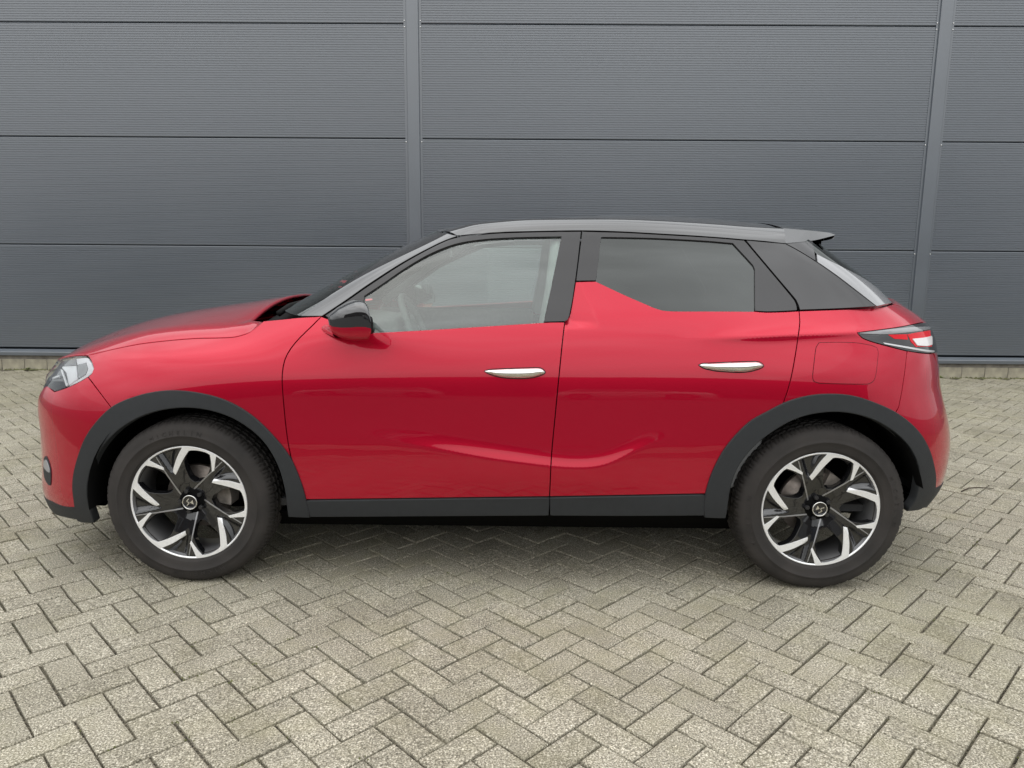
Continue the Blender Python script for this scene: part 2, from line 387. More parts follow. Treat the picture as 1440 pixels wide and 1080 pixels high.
def skin(name, P2, surf, m, parent, off=0., h=.02, hz=None, hem=.014, half=None, rnd=.0008, lines=()):
    """trimmed piece of a surface: P2 outline in its 2-D domain, surf(q) -> points, normals. half = True mirrors over the centre plane"""
    V2, F = tri2d(P2, h, hz, lines); P, Nn = surf(V2)
    bulge = callable(off)
    if bulge: P = P+Nn*off(V2)[:, None]
    elif off: P = P+Nn*off
    F2 = []
    for f in F:
        a, b, c = P[f[0]], P[f[1]], P[f[2]]
        F2.append(f if np.dot(np.cross(b-a, c-a), Nn[f[0]]+Nn[f[1]]+Nn[f[2]]) > 0 else f[::-1])
    if bulge:
        acc = np.zeros_like(P); fa_ = np.array(F2); cr_ = np.cross(P[fa_[:, 1]]-P[fa_[:, 0]], P[fa_[:, 2]]-P[fa_[:, 0]])
        for c_ in range(3): np.add.at(acc, fa_[:, c_], cr_)
        Nn = acc/(np.linalg.norm(acc, axis=1, keepdims=True)+1e-15)
    V = list(P); NN = list(Nn); F = list(F2)
    if hem:
        cnt = {}
        for f in F2:
            for i in range(3):
                a, b = f[i], f[(i+1) % 3]; k = (min(a, b), max(a, b)); cnt[k] = None if k in cnt else (a, b)
        E = [e for e in cnt.values() if e]
        if half is not None: E = [e for e in E if not (abs(P[e[0]][1]) < .004 and abs(P[e[1]][1]) < .004)]
        outw = {}
        for a, b in E:
            t = P[b]-P[a]; o = np.cross(t, Nn[a]); o /= np.linalg.norm(o)+1e-12
            for v in (a, b): outw[v] = outw.get(v, 0)+o
        r1 = {}; r2 = {}; r3 = {}
        for v, o in outw.items():
            o = o/(np.linalg.norm(o)+1e-12)
            q = P[v]+o*rnd-Nn[v]*rnd; k = (Nn[v]+o); k /= np.linalg.norm(k)
            r1[v] = len(V); V.append(q); NN.append(o*.8+k*.2)
            r2[v] = len(V); V.append(q-Nn[v]*hem); NN.append(o)
        for a, b in E:
            F.append((b, a, r1[a], r1[b])); F.append((r1[b], r1[a], r2[a], r2[b]))
    V = np.array(V); NN = np.array(NN); NN /= np.linalg.norm(NN, axis=1, keepdims=True)+1e-12
    if half is None:
        o = link(name, mesh(name, V, F, m, True, NN), parent)
        return o, (V, F, NN)
    k = len(V); mir = np.array([1, -1, 1])
    V = np.concatenate([V, V*mir]); NN = np.concatenate([NN, NN*mir]); F = F+[tuple(i+k for i in f[::-1]) for f in F]
    return link(name, mesh(name, V, F, m, True, NN), parent), None
def both(name, P2, surf, m, parents, **kw):
    """the piece on the near side and its mirror on the far side"""
    o, (V, F, NN) = skin(name, P2, surf, m, parents[0], **kw)
    mir = np.array([1, -1, 1])
    o2 = link(name, mesh(name, V*mir, [f[::-1] for f in F], m, True, NN*mir), parents[1])
    return (o, o2)
def sbody(q): return BODY.pos(q[:, 0], q[:, 1])
import copy as _copy
FIN = _copy.copy(BODY); FIN.D = D_fin
def sfin(q): return FIN.pos(q[:, 0], q[:, 1])
def sgreen(q): return GREEN.pos(q[:, 0], q[:, 1])
def bpx(*segs): return [BODY.hits(crom(s_, 7.)) for s_ in segs]
def gpx(*segs): return [GREEN.hits(crom(s_, 7.)) for s_ in segs]

# ================================================================== SETTING
# ------------------------------------------------------------------ ground bed and herringbone pavers
def ground_mat():
    m = mat('sand_joint_bed', (.09, .08, .062), .95); n, l, b = nodes(m)
    t = n.new('ShaderNodeTexCoord'); a = n.new('ShaderNodeTexNoise'); a.inputs['Scale'].default_value = 160; a.inputs['Detail'].default_value = 3
    c = n.new('ShaderNodeTexNoise'); c.inputs['Scale'].default_value = 1.3; c.inputs['Detail'].default_value = 4
    l.new(t.outputs['Object'], a.inputs['Vector']); l.new(t.outputs['Object'], c.inputs['Vector'])
    r = n.new('ShaderNodeValToRGB'); r.color_ramp.elements[0].color = (.018, .015, .010, 1); r.color_ramp.elements[1].color = (.24, .21, .15, 1)
    r.color_ramp.elements[0].position = .38; r.color_ramp.elements[1].position = .68
    l.new(a.outputs[0], r.inputs[0])
    r2 = n.new('ShaderNodeValToRGB'); r2.color_ramp.elements[0].color = (0, 0, 0, 1); r2.color_ramp.elements[1].color = (.7, .7, .7, 1)
    r2.color_ramp.elements[0].position = .5; r2.color_ramp.elements[1].position = .7; l.new(c.outputs[0], r2.inputs[0])
    x = n.new('ShaderNodeMix'); x.data_type = 'RGBA'; l.new(r2.outputs[0], x.inputs[0]); l.new(r.outputs[0], x.inputs[6]); x.inputs[7].default_value = (.075, .08, .03, 1)
    l.new(x.outputs[2], b.inputs['Base Color'])
    bp = n.new('ShaderNodeBump'); bp.inputs['Strength'].default_value = .8; bp.inputs['Distance'].default_value = .004
    l.new(a.outputs[0], bp.inputs['Height']); l.new(bp.outputs[0], b.inputs['Normal'])
    return m
def paver_mat():
    m = mat('weathered_concrete_paver', (.3, .28, .235), .88); n, l, b = nodes(m)
    g = n.new('ShaderNodeNewGeometry')
    def noise(s, d=3, r=.5):
        q = n.new('ShaderNodeTexNoise'); q.inputs['Scale'].default_value = s; q.inputs['Detail'].default_value = d; q.inputs['Roughness'].default_value = r
        l.new(g.outputs['Position'], q.inputs['Vector']); return q.outputs[0]
    def ramp(v, stops):
        q = n.new('ShaderNodeValToRGB'); e = q.color_ramp.elements
        while len(e) < len(stops): e.new(.5)
        for k, (p, c) in enumerate(stops): e[k].position = p; e[k].color = (*c, 1)
        l.new(v, q.inputs[0]); return q.outputs[0]
    def mix(f, a, b_, mode='MIX'):
        q = n.new('ShaderNodeMix'); q.data_type = 'RGBA'; q.blend_type = mode
        if isinstance(f, float): q.inputs[0].default_value = f
        else: l.new(f, q.inputs[0])
        l.new(a, q.inputs[6]); l.new(b_, q.inputs[7]); return q.outputs[2]
    grain = noise(190, 2, .75)
    vo = n.new('ShaderNodeTexVoronoi'); vo.inputs['Scale'].default_value = 260; l.new(g.outputs['Position'], vo.inputs['Vector'])
    base = ramp(grain, [(.28, (.037, .033, .025)), (.42, (.182, .166, .130)), (.57, (.39, .363, .293)), (.73, (.90, .85, .73))])
    agg = ramp(vo.outputs['Color'], [(.0, (.72, .70, .66)), (.5, (1, 1, 1)), (.8, (1.15, 1.14, 1.1)), (1, (1.5, 1.48, 1.42))])
    c = mix(.8, base, agg, 'MULTIPLY')
    at = n.new('ShaderNodeObjectInfo')
    ca = n.new('ShaderNodeAttribute'); ca.attribute_name = 'tone'; ca.attribute_type = 'GEOMETRY'
    c = mix(1.0, c, ramp(ca.outputs['Fac'], [(0, (.87, .865, .85)), (.5, (1, .995, .985)), (1, (1.11, 1.105, 1.09))]), 'MULTIPLY')
    # moss film in patches and towards the wall, and old dirt
    big = noise(.9, 4, .6); mid = noise(7, 4, .6)
    mm = n.new('ShaderNodeMath'); mm.operation = 'MULTIPLY'; l.new(big, mm.inputs[0]); l.new(mid, mm.inputs[1])
    sp = n.new('ShaderNodeSeparateXYZ'); l.new(g.outputs['Position'], sp.inputs[0])
    wl = n.new('ShaderNodeMapRange'); wl.inputs[1].default_value = 2.0; wl.inputs[2].default_value = 5.8; wl.inputs[3].default_value = 0; wl.inputs[4].default_value = .10
    l.new(sp.outputs[1], wl.inputs[0])
    ad = n.new('ShaderNodeMath'); ad.operation = 'ADD'; l.new(mm.outputs[0], ad.inputs[0]); l.new(wl.outputs[0], ad.inputs[1])
    mask = ramp(ad.outputs[0], [(.22, (.04, .04, .04)), (.40, (.30, .30, .30))])
    moss = n.new('ShaderNodeRGB'); moss.outputs[0].default_value = (.27, .25, .13, 1)
    c = mix(mask, c, moss.outputs[0])
    stain = ramp(noise(2.3, 5, .62), [(.33, (.74, .73, .70)), (.55, (1, 1, 1))])
    c = mix(.8, c, stain, 'MULTIPLY')
    l.new(c, b.inputs['Base Color'])
    bp = n.new('ShaderNodeBump'); bp.inputs['Strength'].default_value = .55; bp.inputs['Distance'].default_value = .003
    l.new(grain, bp.inputs['Height']); l.new(bp.outputs[0], b.inputs['Normal'])
    return m
GROUND = ground_mat(); PAVER = paver_mat()
gr = MB(); gr.add([(-60, -60, -.017), (60, -60, -.017), (60, 60, -.017), (-60, 60, -.017)], [(0, 1, 2, 3)])
ground = tag(gr.build('ground', GROUND), kind='structure')
pave = tag(empty('pavement'), kind='structure')
US = .1025; E1 = np.array([.70711, .70711]); E2 = np.array([.70711, -.70711]); O0 = np.array([-.063, -.778])
def paver_mesh(jit):
    """one paver, long axis local X, rounded top arris; top at z = 0"""
    a, b, t, c = US-.0036, US/2-.0036, -.03, .0040
    def ring(k, z): return [(-a+k, -b+k, z), (a-k, -b+k, z), (a-k, b-k, z), (-a+k, b-k, z)]
    V = ring(0, t)+ring(0, -.0045)+ring(.0012, -.0015)+ring(c, 0)
    V = [(x+jit.normal(0, .0006), y+jit.normal(0, .0006), z) for x, y, z in V]
    F = [(12, 13, 14, 15)]
    for r in range(3):
        for i in range(4): F.append((r*4+i, r*4+(i+1) % 4, r*4+4+(i+1) % 4, r*4+4+i))
    return V, F
variants = [paver_mesh(rng) for _ in range(8)]
cells = []
def add_cell(a, b, w_, h_):
    cx, cy = O0+E1*US*(a+w_/2)+E2*US*(b+h_/2)
    if cy < -3.4 or cy > 5.62 or abs(cx) > 9.4: return
    z = AF@(np.array([cx, cy, 0])-CAM)
    if z > .2:
        if abs((AR@(np.array([cx, cy, 0])-CAM))/z) > 1.9: return
    elif abs(cx) > 5.0: return
    cells.append((cx, cy, 0 if w_ > h_ else 1))
for i in range(-90, 91):
    for j in range(-62, 63):
        a0, b0 = -i+2*j, i+2*j
        add_cell(a0-2, b0, 2, 1); add_cell(a0, b0, 1, 2)
def px_area(cx, cy):
    d = np.array([cx, cy, 0])-CAM; z = AF@d
    if z < .3: return -1
    x = 720+FPX*(AR@d)/z; y = 540-FPX*(AU@d)/z
    return (1/z**3) if (0 <= x <= 1440 and 0 <= y <= 1080) else -1
cells.sort(key=lambda c: -px_area(c[0], c[1]))
pm = []
for k, (V, F) in enumerate(variants):
    for tone in (.2, .45, .7, .95):
        me = mesh('paver', V, F, PAVER, False); at_ = me.attributes.new('tone', 'FLOAT', 'POINT'); at_.data.foreach_set('value', [tone*.8+.02*k]*len(V)); pm.append(me)
BV = []; BF = []; BT = []
def settle(cx, cy): return .0018*math.sin(cx*1.9+cy*.8)+.0018*math.sin(cy*2.3-cx*.7)
for k, (cx, cy, o_) in enumerate(cells):
    ang = R(45 if o_ == 0 else -45)+rng.normal(0, .006); tx, ty = rng.normal(0, .006), rng.normal(0, .006)
    pos_ = (cx+rng.normal(0, .0009), cy+rng.normal(0, .0009), settle(cx, cy)+rng.normal(0, .0011)-.004)
    if k < 300:
        o = link('paver', pm[int(rng.integers(len(pm)))], pave); o.location = pos_; o.rotation_euler = (tx, ty, ang)
    else:
        V, F = variants[int(rng.integers(8))]; n0 = len(BV); ca, sa = math.cos(ang), math.sin(ang); tone = float(np.clip(rng.normal(.5, .25), 0, 1))
        for x, y, z in V: BV.append((pos_[0]+ca*x-sa*y, pos_[1]+sa*x+ca*y, pos_[2]+z+x*-ty+y*tx))
        BF += [tuple(i+n0 for i in f) for f in F]; BT += [tone]*len(V)
me = mesh('paver_field', BV, BF, PAVER, False); a_ = me.attributes.new('tone', 'FLOAT', 'POINT'); a_.data.foreach_set('value', BT)
tag(link('paver_field', me, pave), kind='stuff')

ap = MB()
for x0_, x1_, y0_, y1_ in ((-60, 60, -60, -3.55), (-60, -9.5, -3.55, 5.68), (9.5, 60, -3.55, 5.68)):
    ap.add([(x0_, y0_, -.006), (x1_, y0_, -.006), (x1_, y1_, -.006), (x0_, y1_, -.006)], [(0, 1, 2, 3)])
tag(ap.build('outer_road', vary(mat('outer_asphalt', (.055, .054, .052), .9), 5, .25)), kind='structure')
# moss tufts and sand heaps in the joints near the camera and by the wall
def moss_mat():
    m = mat('moss', (.10, .105, .035), 1.0); return vary(m, 60, .5, .6, 300)
MOSS = moss_mat()
def tufts():
    V = []; F = []
    def blob(x, y, r, hgt):
        n0 = len(V); k = 6
        V.append((x, y, hgt-.004))
        for i in range(k):
            a = 2*math.pi*i/k+rng.random(); V.append((x+r*math.cos(a)*rng.uniform(.6, 1.2), y+r*math.sin(a)*rng.uniform(.6, 1.2), -.008))
        for i in range(k): F.append((n0, n0+1+i, n0+1+(i+1) % k))
    for cx, cy, o_ in cells[:1500]:
        if math.sin(cx*3.1+1)*math.sin(cy*2.7+.5)+rng.normal(0, .35) > .62:
            s_ = rng.uniform(-1, 1)*US; e = E1 if o_ == 0 else E2; p = E2 if o_ == 0 else E1
            q = np.array([cx, cy])+e*s_+p*US*.5*(1 if rng.random() < .5 else -1)
            for _ in range(3): blob(q[0]+rng.normal(0, .009), q[1]+rng.normal(0, .009), rng.uniform(.002, .0045), rng.uniform(0, .0025))
    return V, F
V, F = tufts(); tag(link('joint_moss', mesh('joint_moss', V, F, MOSS)), 'small green moss tufts growing in the paving joints', 'moss', kind='stuff')

# ------------------------------------------------------------------ warehouse wall
WY = 5.709; JZ = [.2502, 1.4491, 2.6417, 3.8451, 5.048, 6.251, 7.454]
POSTX = [-6.98, -1.139, 4.640, 10.42]; BAYX = [-14.0]+POSTX+[17.0]
def panel_mat():
    m = mat('grey_coated_steel', (.085, .096, .108), .32, .0, 0, ior=2.25); n, l, b = nodes(m)
    g = n.new('ShaderNodeNewGeometry'); nz = n.new('ShaderNodeTexNoise'); nz.inputs['Scale'].default_value = 1.1; nz.inputs['Detail'].default_value = 5
    mpn = n.new('ShaderNodeMapping'); mpn.inputs['Scale'].default_value = (.5, 1, 1.0); l.new(g.outputs['Position'], mpn.inputs[0]); l.new(mpn.outputs[0], nz.inputs['Vector'])
    r = n.new('ShaderNodeValToRGB'); r.color_ramp.elements[0].position = .3; r.color_ramp.elements[1].position = .72
    r.color_ramp.elements[0].color = (.056, .071, .090, 1); r.color_ramp.elements[1].color = (.066, .081, .101, 1)
    l.new(nz.outputs[0], r.inputs[0]); l.new(r.outputs[0], b.inputs['Base Color'])
    mr = n.new('ShaderNodeMapRange'); mr.inputs[3].default_value = .25; mr.inputs[4].default_value = .36; l.new(nz.outputs[0], mr.inputs[0]); l.new(mr.outputs[0], b.inputs['Roughness'])
    return m
PANEL = panel_mat()
TRIM = vary(mat('grey_trim_steel', (.061, .076, .095), .32, ior=2.25), 2, .1, rough_amt=.05)
wall = tag(empty('warehouse', (0, WY, 0)), 'long grey warehouse wall of ribbed steel panels behind the red car', 'building')
core = MB().box(-14, 17, .10, 9.0, 0, 7.6); core.build('wall_core', mat('wall_core_dark', (.02, .021, .022), .9), wall)
def rib_profile(H):
    """micro-ribbed panel face: list of (y, z), outside is -y"""
    P = [(.06, 0), (.010, 0), (.002, .006)]; n = int((H-.02)/.025); z = .010; st = (H-.02)/n
    for i in range(n):
        P += [(0, z), (0, z+st*.54), (.0042, z+st*.66), (.0042, z+st*.90)]; z += st
    P += [(0, z), (.002, H-.006), (.010, H), (.06, H)]
    return P
meshes = {}
for r_ in range(6):
    H = JZ[r_+1]-JZ[r_]-.007
    for k in range(len(BAYX)-1):
        x0 = BAYX[k]+(.045 if k else 0); x1 = BAYX[k+1]-(.045 if k < len(BAYX)-2 else 0); key = (round(H, 3), round(x1-x0, 3))
        if key not in meshes:
            P = rib_profile(H); V = [(0, y, z) for y, z in P]+[(x1-x0, y, z) for y, z in P]; n = len(P)
            F = [(i, n+i, n+i+1, i+1) for i in range(n-1)]+[tuple(range(n)), tuple(range(2*n-1, n-1, -1))]
            meshes[key] = mesh('wall_panel', V, F, PANEL, False)
        o = link('wall_panel', meshes[key], wall); o.location = (x0, 0, JZ[r_]+.0035)
# cover strips with folded flanges
for px_ in POSTX:
    hw = .0665
    P = [(-hw-.030, .02), (-hw-.030, -.003), (-hw-.004, -.003), (-hw, -.020), (-hw+.004, -.024), (hw-.004, -.024), (hw, -.020), (hw+.004, -.003), (hw+.030, -.003), (hw+.030, .02)]
    V = [(x, y, JZ[0]-.01) for x, y in P]+[(x, y, 7.6) for x, y in P]; n = len(P)
    o = link('cover_strip', mesh('cover_strip', V, [(i, i+1, n+i+1, n+i) for i in range(n-1)]+[tuple(range(n-1, -1, -1)), tuple(range(n, 2*n))], TRIM, False), wall); o.location = (px_, 0, 0)
SCR = mat('zinc_screw', (.75, .75, .74), .3, .9)
def screw_mesh():
    V, F = lathe([(.0, -.006), (.0055, -.005), (.0075, -.003), (.0075, 0)], 8); return mesh('screw', V, F, SCR)
sm = screw_mesh()
for px_ in POSTX[1:3]:
    for z in JZ[1:4]:
        for dx in (-.087, .087):
            for dz in ((-.035, .03) if z > 3 else (-.035,)):
                o = link('screw', sm, wall); o.location = (px_+dx, -.003, z+dz)
# base flashing: sloping ledge, drip face, open shadow gap over the plinth
P = [(.02, .236), (-.012, .234), (-.055, .208), (-.058, .204), (-.058, .166), (-.046, .164), (-.046, .190), (.02, .19)]
V = [(-14, y, z) for y, z in P]+[(17, y, z) for y, z in P]; n = len(P)
link('base_flashing', mesh('base_flashing', V, [(i, n+i, n+(i+1) % n, (i+1) % n) for i in range(n)], TRIM, False), wall)
CONC = vary(mat('concrete_plinth', (.30, .275, .225), .92), 9, .3, .35, 120, tint=(.31, .285, .21))
PB = MB().box(0, .262, -.030, .06, -.03, .118); pbm = None
for i in range(96):
    x = -12.2+i*.268
    if pbm is None: o = PB.build('plinth_block', CONC, wall, bevel=.004, seg=1); pbm = o.data
    else: o = link('plinth_block', pbm, wall)
    o.location = (x, rng.normal(0, .0015), rng.normal(0, .001))
MB().box(-14, 17, -.022, .08, -.03, .17).build('plinth_wall', vary(mat('plinth_mortar', (.18, .165, .14), .95), 14, .3), wall)
# moss, weeds and crumbs where the paving meets the plinth
def wall_moss():
    V = []; F = []
    for i in range(2600):
        x = rng.uniform(-7.3, 7.3); dens = .5+.5*math.sin(x*2.3)*math.sin(x*5.1+1)
        if rng.random() > .25+.75*dens: continue
        y = WY-.036-abs(rng.normal(0, .028)); r = rng.uniform(.008, .026); hg = rng.uniform(.002, .014); n0 = len(V); k = 6
        V.append((x, y, hg))
        for q in range(k):
            a = 2*math.pi*q/k; V.append((x+r*math.cos(a)*rng.uniform(.6, 1.4), y+r*math.sin(a)*rng.uniform(.4, .9), -.008))
        for q in range(k): F.append((n0, n0+1+q, n0+1+(q+1) % k))
    return V, F
V, F = wall_moss(); tag(link('wall_foot_moss', mesh('wall_foot_moss', V, F, vary(mat('wall_moss', (.11, .11, .05), 1), 30, .5, .5, 200))), 'strip of olive moss where the paving meets the wall plinth', 'moss', kind='stuff')
LEAF = mat('weed_leaf', (.16, .19, .07), .7)
def weed(x, y, s_):
    V = []; F = []
    for i in range(14):
        a = rng.uniform(0, 2*math.pi); l_ = s_*rng.uniform(.6, 1.2); e = rng.uniform(.3, 1.1); w_ = .22*l_
        d = np.array([math.cos(a)*math.cos(e), math.sin(a)*math.cos(e), math.sin(e)]); p = np.array([-math.sin(a), math.cos(a), 0])*w_
        n0 = len(V); V += [(0, 0, 0), tuple(d*l_*.5+p), tuple(d*l_+np.array([0, 0, -.25*l_])), tuple(d*l_*.5-p)]; F.append((n0, n0+1, n0+2, n0+3))
    o = link('weed', mesh('weed', V, F, LEAF, False)); o.location = (x, y, -.004); return o
for x, lab in ((-5.72, 'small pale weed at the wall foot, left of the car nose'), (-5.02, 'small weed at the wall foot close to the car headlight'), (4.95, 'tiny weed at the plinth just right of the car tail')):
    tag(weed(x, WY-.06, .05), lab, 'weed', 'weeds along the wall foot')
# dry twig lying right of the car
V, F = tube([(2.654, 1.316, .004), (2.729, 1.372, .007), (2.797, 1.395, .005), (2.879, 1.377, .004)], [.0036, .0034, .003, .002], 6)
tag(link('twig', mesh('twig', V, F, mat('twig_bark', (.05, .035, .022), .9))), 'thin dry twig lying on the paving right of the rear wheel', 'twig')
# the yard's far side, behind the viewer: seen only as the dark band mirrored in the car's flank
yard = tag(empty('office_block', (0, -34, 0)), 'low dark office block across the yard, mirrored in the red car doors', 'building')
OB = vary(mat('dark_brick_wall', (.055, .042, .036), .9), 3, .3)
MB().box(-34, 30, -10, 0, 0, 5.6).build('wall', OB, yard)
MB().box(-34.3, 30.3, -10.3, .25, 5.6, 5.95).build('roof', mat('roof_edge', (.10, .10, .10), .6), yard)
wg = mat('office_window', (.03, .035, .04), .08, 0, spec=.6); wf = mat('office_frame', (.06, .06, .06), .5)
wb = MB().box(-.9, .9, -.02, .03, 0, 1.5); fb = MB().box(-1.0, 1.0, -.02, .015, -.1, 1.6)
for i in range(14):
    f_ = fb.build('window', wf, yard) if i == 0 else link('window', fm_, yard)
    fm_ = f_.data; f_.location = (-30+i*4.4, .01, 1.0)
    g_ = wb.build('pane', wg, f_) if i == 0 else link('pane', gm_, f_); gm_ = g_.data

# ================================================================== THE CAR
car = tag(empty('parked_car', (0, YC, 0)), 'red compact crossover with black roof parked side-on before the grey wall', 'car')
CZ = .337; WBX = 1.279
def inset(L_, c, k=.05): return [(p[0]+(c[0]-p[0])*k, p[1]+(c[1]-p[1])*k) for p in L_]
CF, CRR = (265.5, 707.5), (1154, 716.8)
AO_F = [(430, 704), (423, 679), (408, 644), (384.4, 613.6), (353.9, 584.4), (317.8, 563.6), (276, 552.5), (234.4, 550), (192.8, 558), (156.7, 574.7), (126, 609), (110.8, 645.5), (104.4, 679), (107.5, 713.5)]
AI_F = [(134, 733), (125.5, 705), (124.7, 680), (131.7, 652), (148, 624), (173, 599.7), (206.7, 581.7), (248, 572.8), (290, 574.7), (331.7, 588.6), (367.8, 615), (390, 648), (402, 685), (407, 725)]
AO_R = [(991, 726), (991.5, 700), (1001.7, 665), (1021, 629), (1051.7, 595.5), (1079.4, 579), (1104.4, 566.4), (1128, 559), (1154.4, 555), (1190.6, 556), (1223.9, 565), (1260, 581.7), (1287.8, 605), (1304.4, 631.7), (1312.8, 665), (1312.4, 688)]
AI_R = [(1274, 717), (1287, 697), (1290.6, 659.4), (1273.9, 623), (1237.8, 594), (1196, 580), (1154.4, 579), (1112.8, 590), (1071, 616), (1043, 645.5), (1027, 679), (1019, 727)]
HC = [(123.3, 499.8), (165, 489.7), (206.7, 482), (267.8, 476), (310, 474.8), (332, 473.2), (351, 467), (364, 458), (370.5, 451)]
DF = [(452, 444.8), (437, 460), (422.5, 474), (409, 490), (400.5, 506), (397, 525), (397, 545), (399.5, 575), (402, 600), (405, 622), (409, 643)]
BL = [(794.3, 452.6), (791, 480), (786.4, 526), (781, 582), (775.7, 639), (772.8, 698.5)]
RD = [(1101.7, 567), (1109, 545), (1114.5, 522), (1120, 490), (1124, 462), (1124.8, 452), (1123.8, 437)]
def B(*segs, h=.014, gap=.0029): return shrink(loop_of(bpx(*segs), h), gap)
def G_(*segs, h=.014, gap=.0022): return shrink(loop_of(gpx(*segs), h), gap)
root2 = (car, car)
KW = dict(h=.018, hz=.013)
bux = lambda u: -1.05+2.15*np.clip(u, 0, 2.3)/2.3
LINES = [(lambda u: LEDGE(bux(u)), -.016, .044, .005), (lambda u: CREASE(bux(u)), -.024, .018, .0045)]

# ---- painted side panels
fa = inset(AO_F[2:10], CF)
fender = both('front_fender', B(HC, [(370.5, 451), (400, 448.3), (423, 446), (452, 444.8)], DF, [(409, 643)]+fa[:1], fa, [fa[-1], (123.3, 530)],
    [(123.3, 530), (128.3, 525.8), (131.2, 519), (128.3, 509), (123.3, 499.8)]), sbody, RED, root2, **KW)
fdoor = both('front_door', B([(452, 444.8), (470, 452), (490, 462), (505, 468.2), (527, 467.4)], [(527, 467.4), (600, 463.5), (680, 458.5), (764, 453.3), (794.3, 452.6)], BL,
    [(772.8, 698.5), (600, 700.6), (428, 702.8)], [(428, 702.8), (421, 680), (409, 643)], DF[::-1]), sbody, RED, root2, lines=LINES[:1], **KW)
ra = inset(AO_R[1:7], CRR, .035)
rdoor = both('rear_door', B([(809.3, 396), (806.5, 415), (803, 436), (800.5, 446), (794.3, 452.6)], BL, [(772.8, 698.5), (880, 696.6), (992, 694.5)], [(992, 694.5), ra[1]], ra[1:5]+[(1101.7, 567)], RD,
    [(1123.8, 437), (1100, 438.3), (1076.7, 438.8), (1061, 437.5)], [(1061, 437.5), (1000, 437.2), (943, 437), (925, 434), (910, 428), (880, 415), (850, 401), (838, 395.3)], [(838, 395.3), (809.3, 396)]), sfin, RED, root2, lines=LINES, **KW)
qa = inset(AO_R[6:12], CRR)[::-1]
quarter = both('quarter_panel', B([(1123.8, 437), (1180, 435), (1233, 432.3), (1256, 427)], [(1256, 427), (1270, 433), (1285, 442), (1298, 453.5)], [(1298, 453.5), (1275, 458.5), (1250, 462.5), (1206, 468)],
    [(1206, 468), (1212.5, 475), (1225, 480), (1250, 487), (1275.8, 493.5)], [(1275.8, 493.5), (1273, 520), (1268.5, 550), (1264, 573)], [(1264, 573), qa[0]], qa, [qa[-1], (1101.7, 567)], RD), sbody, RED, root2, lines=LINES[1:], **KW)

# ---- nose: bumper, lamps, grille (traced where the photo shows them, closed round the front)
c0 = BODY.u0
hl_low = BODY.hits([(123.3, 530), (110.8, 537.5), (93.3, 545.4), (76.7, 551)])
ua, za = hl_low[-1]
lip = BODY.hits([(107.5, 713.5), (95, 713), (84.4, 710.5), (74, 705.5)])
ul, zl = lip[-1]
bl_ = loop_of([hl_low, [(ua, za), (ua-.10, za+.012), (ua-.16, za-.05)], [(ua-.16, za-.05), (ua-.2, za-.25), (c0, za-.30)], [(c0, za-.30), (c0, zl-.02)], [(c0, zl-.02), (ul-.3, zl-.015), (ul, zl)],
    lip[::-1], bpx(inset(AO_F[9:], CF, .04)[::-1])[0], bpx([inset(AO_F[9:10], CF, .04)[0], (123.3, 530)])[0]], .016)
fbump, _ = skin('front_bumper', shrink(bl_, .002), sbody, RED, car, half=True, **KW)
lipb = loop_of([lip, [(ul, zl), (ul-.3, zl-.015), (c0, zl-.02)], [(c0, zl-.02), (c0, zl-.10)], [(c0, zl-.10), (ul-.3, zl-.095), BODY.hit(92, 727)], bpx([(92, 727), (109, 730.5), (134, 733)])[0], bpx(AI_F[:2]+[(107.5, 713.5)])[0]], .016)
skin('front_lip', shrink(lipb, .001), sbody, PLAST, car, half=True, off=.002, h=.03)
grl = loop_of([[(ua-.16, za-.05), (ua-.10, za+.012)], [(ua-.10, za+.012), (ua-.16, .80), (c0, .80)], [(c0, .80), (c0, za-.30)], [(c0, za-.30), (ua-.2, za-.25), (ua-.16, za-.05)]], .03)
skin('grille', grl, sbody, RIMB, car, half=True, off=-.012, h=.04)
# headlight: lens over a stepped reflector housing
HLT = [(84.5, 504.2), (93.3, 502), (106.7, 499.8), (118, 499.2), (123.5, 500.3)]
HLR = [(123.5, 500.3), (128.3, 509), (131.5, 517.5), (130.3, 522.5), (128.3, 525.8), (123.3, 530)]
HLB = [(123.3, 530), (110.8, 537.5), (93.3, 545.4), (76.7, 551)]
ut, zt = BODY.hit(84.5, 504.2)
hloop = loop_of([bpx(HLT)[0], bpx(HLR)[0], hl_low, [(ua, za), (ua-.10, za+.012)], [(ua-.10, za+.012), (ut-.17, zt-.05), (ut-.10, zt-.012), (ut, zt)]], .01)
hroots = []
for s_ in (0, 1): hroots.append(empty('headlight', parent=car))
SEALD = mat('lamp_seal', (.012, .012, .013), .5, spec=.1)
LGREY = mat('lamp_inner_silver', (.30, .30, .315), .25, .4); LWHITE = mat('lamp_sky_white', (.80, .80, .81), .3, 0)  # the white stands in for sky reflected inside the lamp
both('lamp_seal', shrink(hloop, -.001), sbody, SEALD, hroots, off=-.022, h=.03, hem=0)
both('lamp_housing', shrink(hloop, .004), sbody, LGREY, hroots, off=-.016, h=.02, hem=.004)
both('lens', shrink(hloop, .0038), sbody, LENS, hroots, off=-.001, h=.016, hem=.003)
def lamp(nm, P, m, off, hem=.004): both(nm, loop_of([bpx([P[k], P[(k+1) % len(P)]])[0] for k in range(len(P))], .006), sbody, m, hroots, off=off, h=.012, hem=hem)
lamp('lamp_rim', [(105, 503), (118, 501.5), (122, 502.5), (126.5, 509.5), (129.3, 517.5), (128, 522), (122, 528), (109.5, 535.3), (95, 542.2), (95.6, 540.4), (108.5, 532.5), (118.2, 526.4), (121.6, 517.5), (119, 508), (106.3, 511.4)], LWHITE, -.009)
lamp('reflector', [(85, 514.8), (105.3, 513.6), (107, 532.2), (94.8, 541.3), (91.5, 523)], LWHITE, -.006)
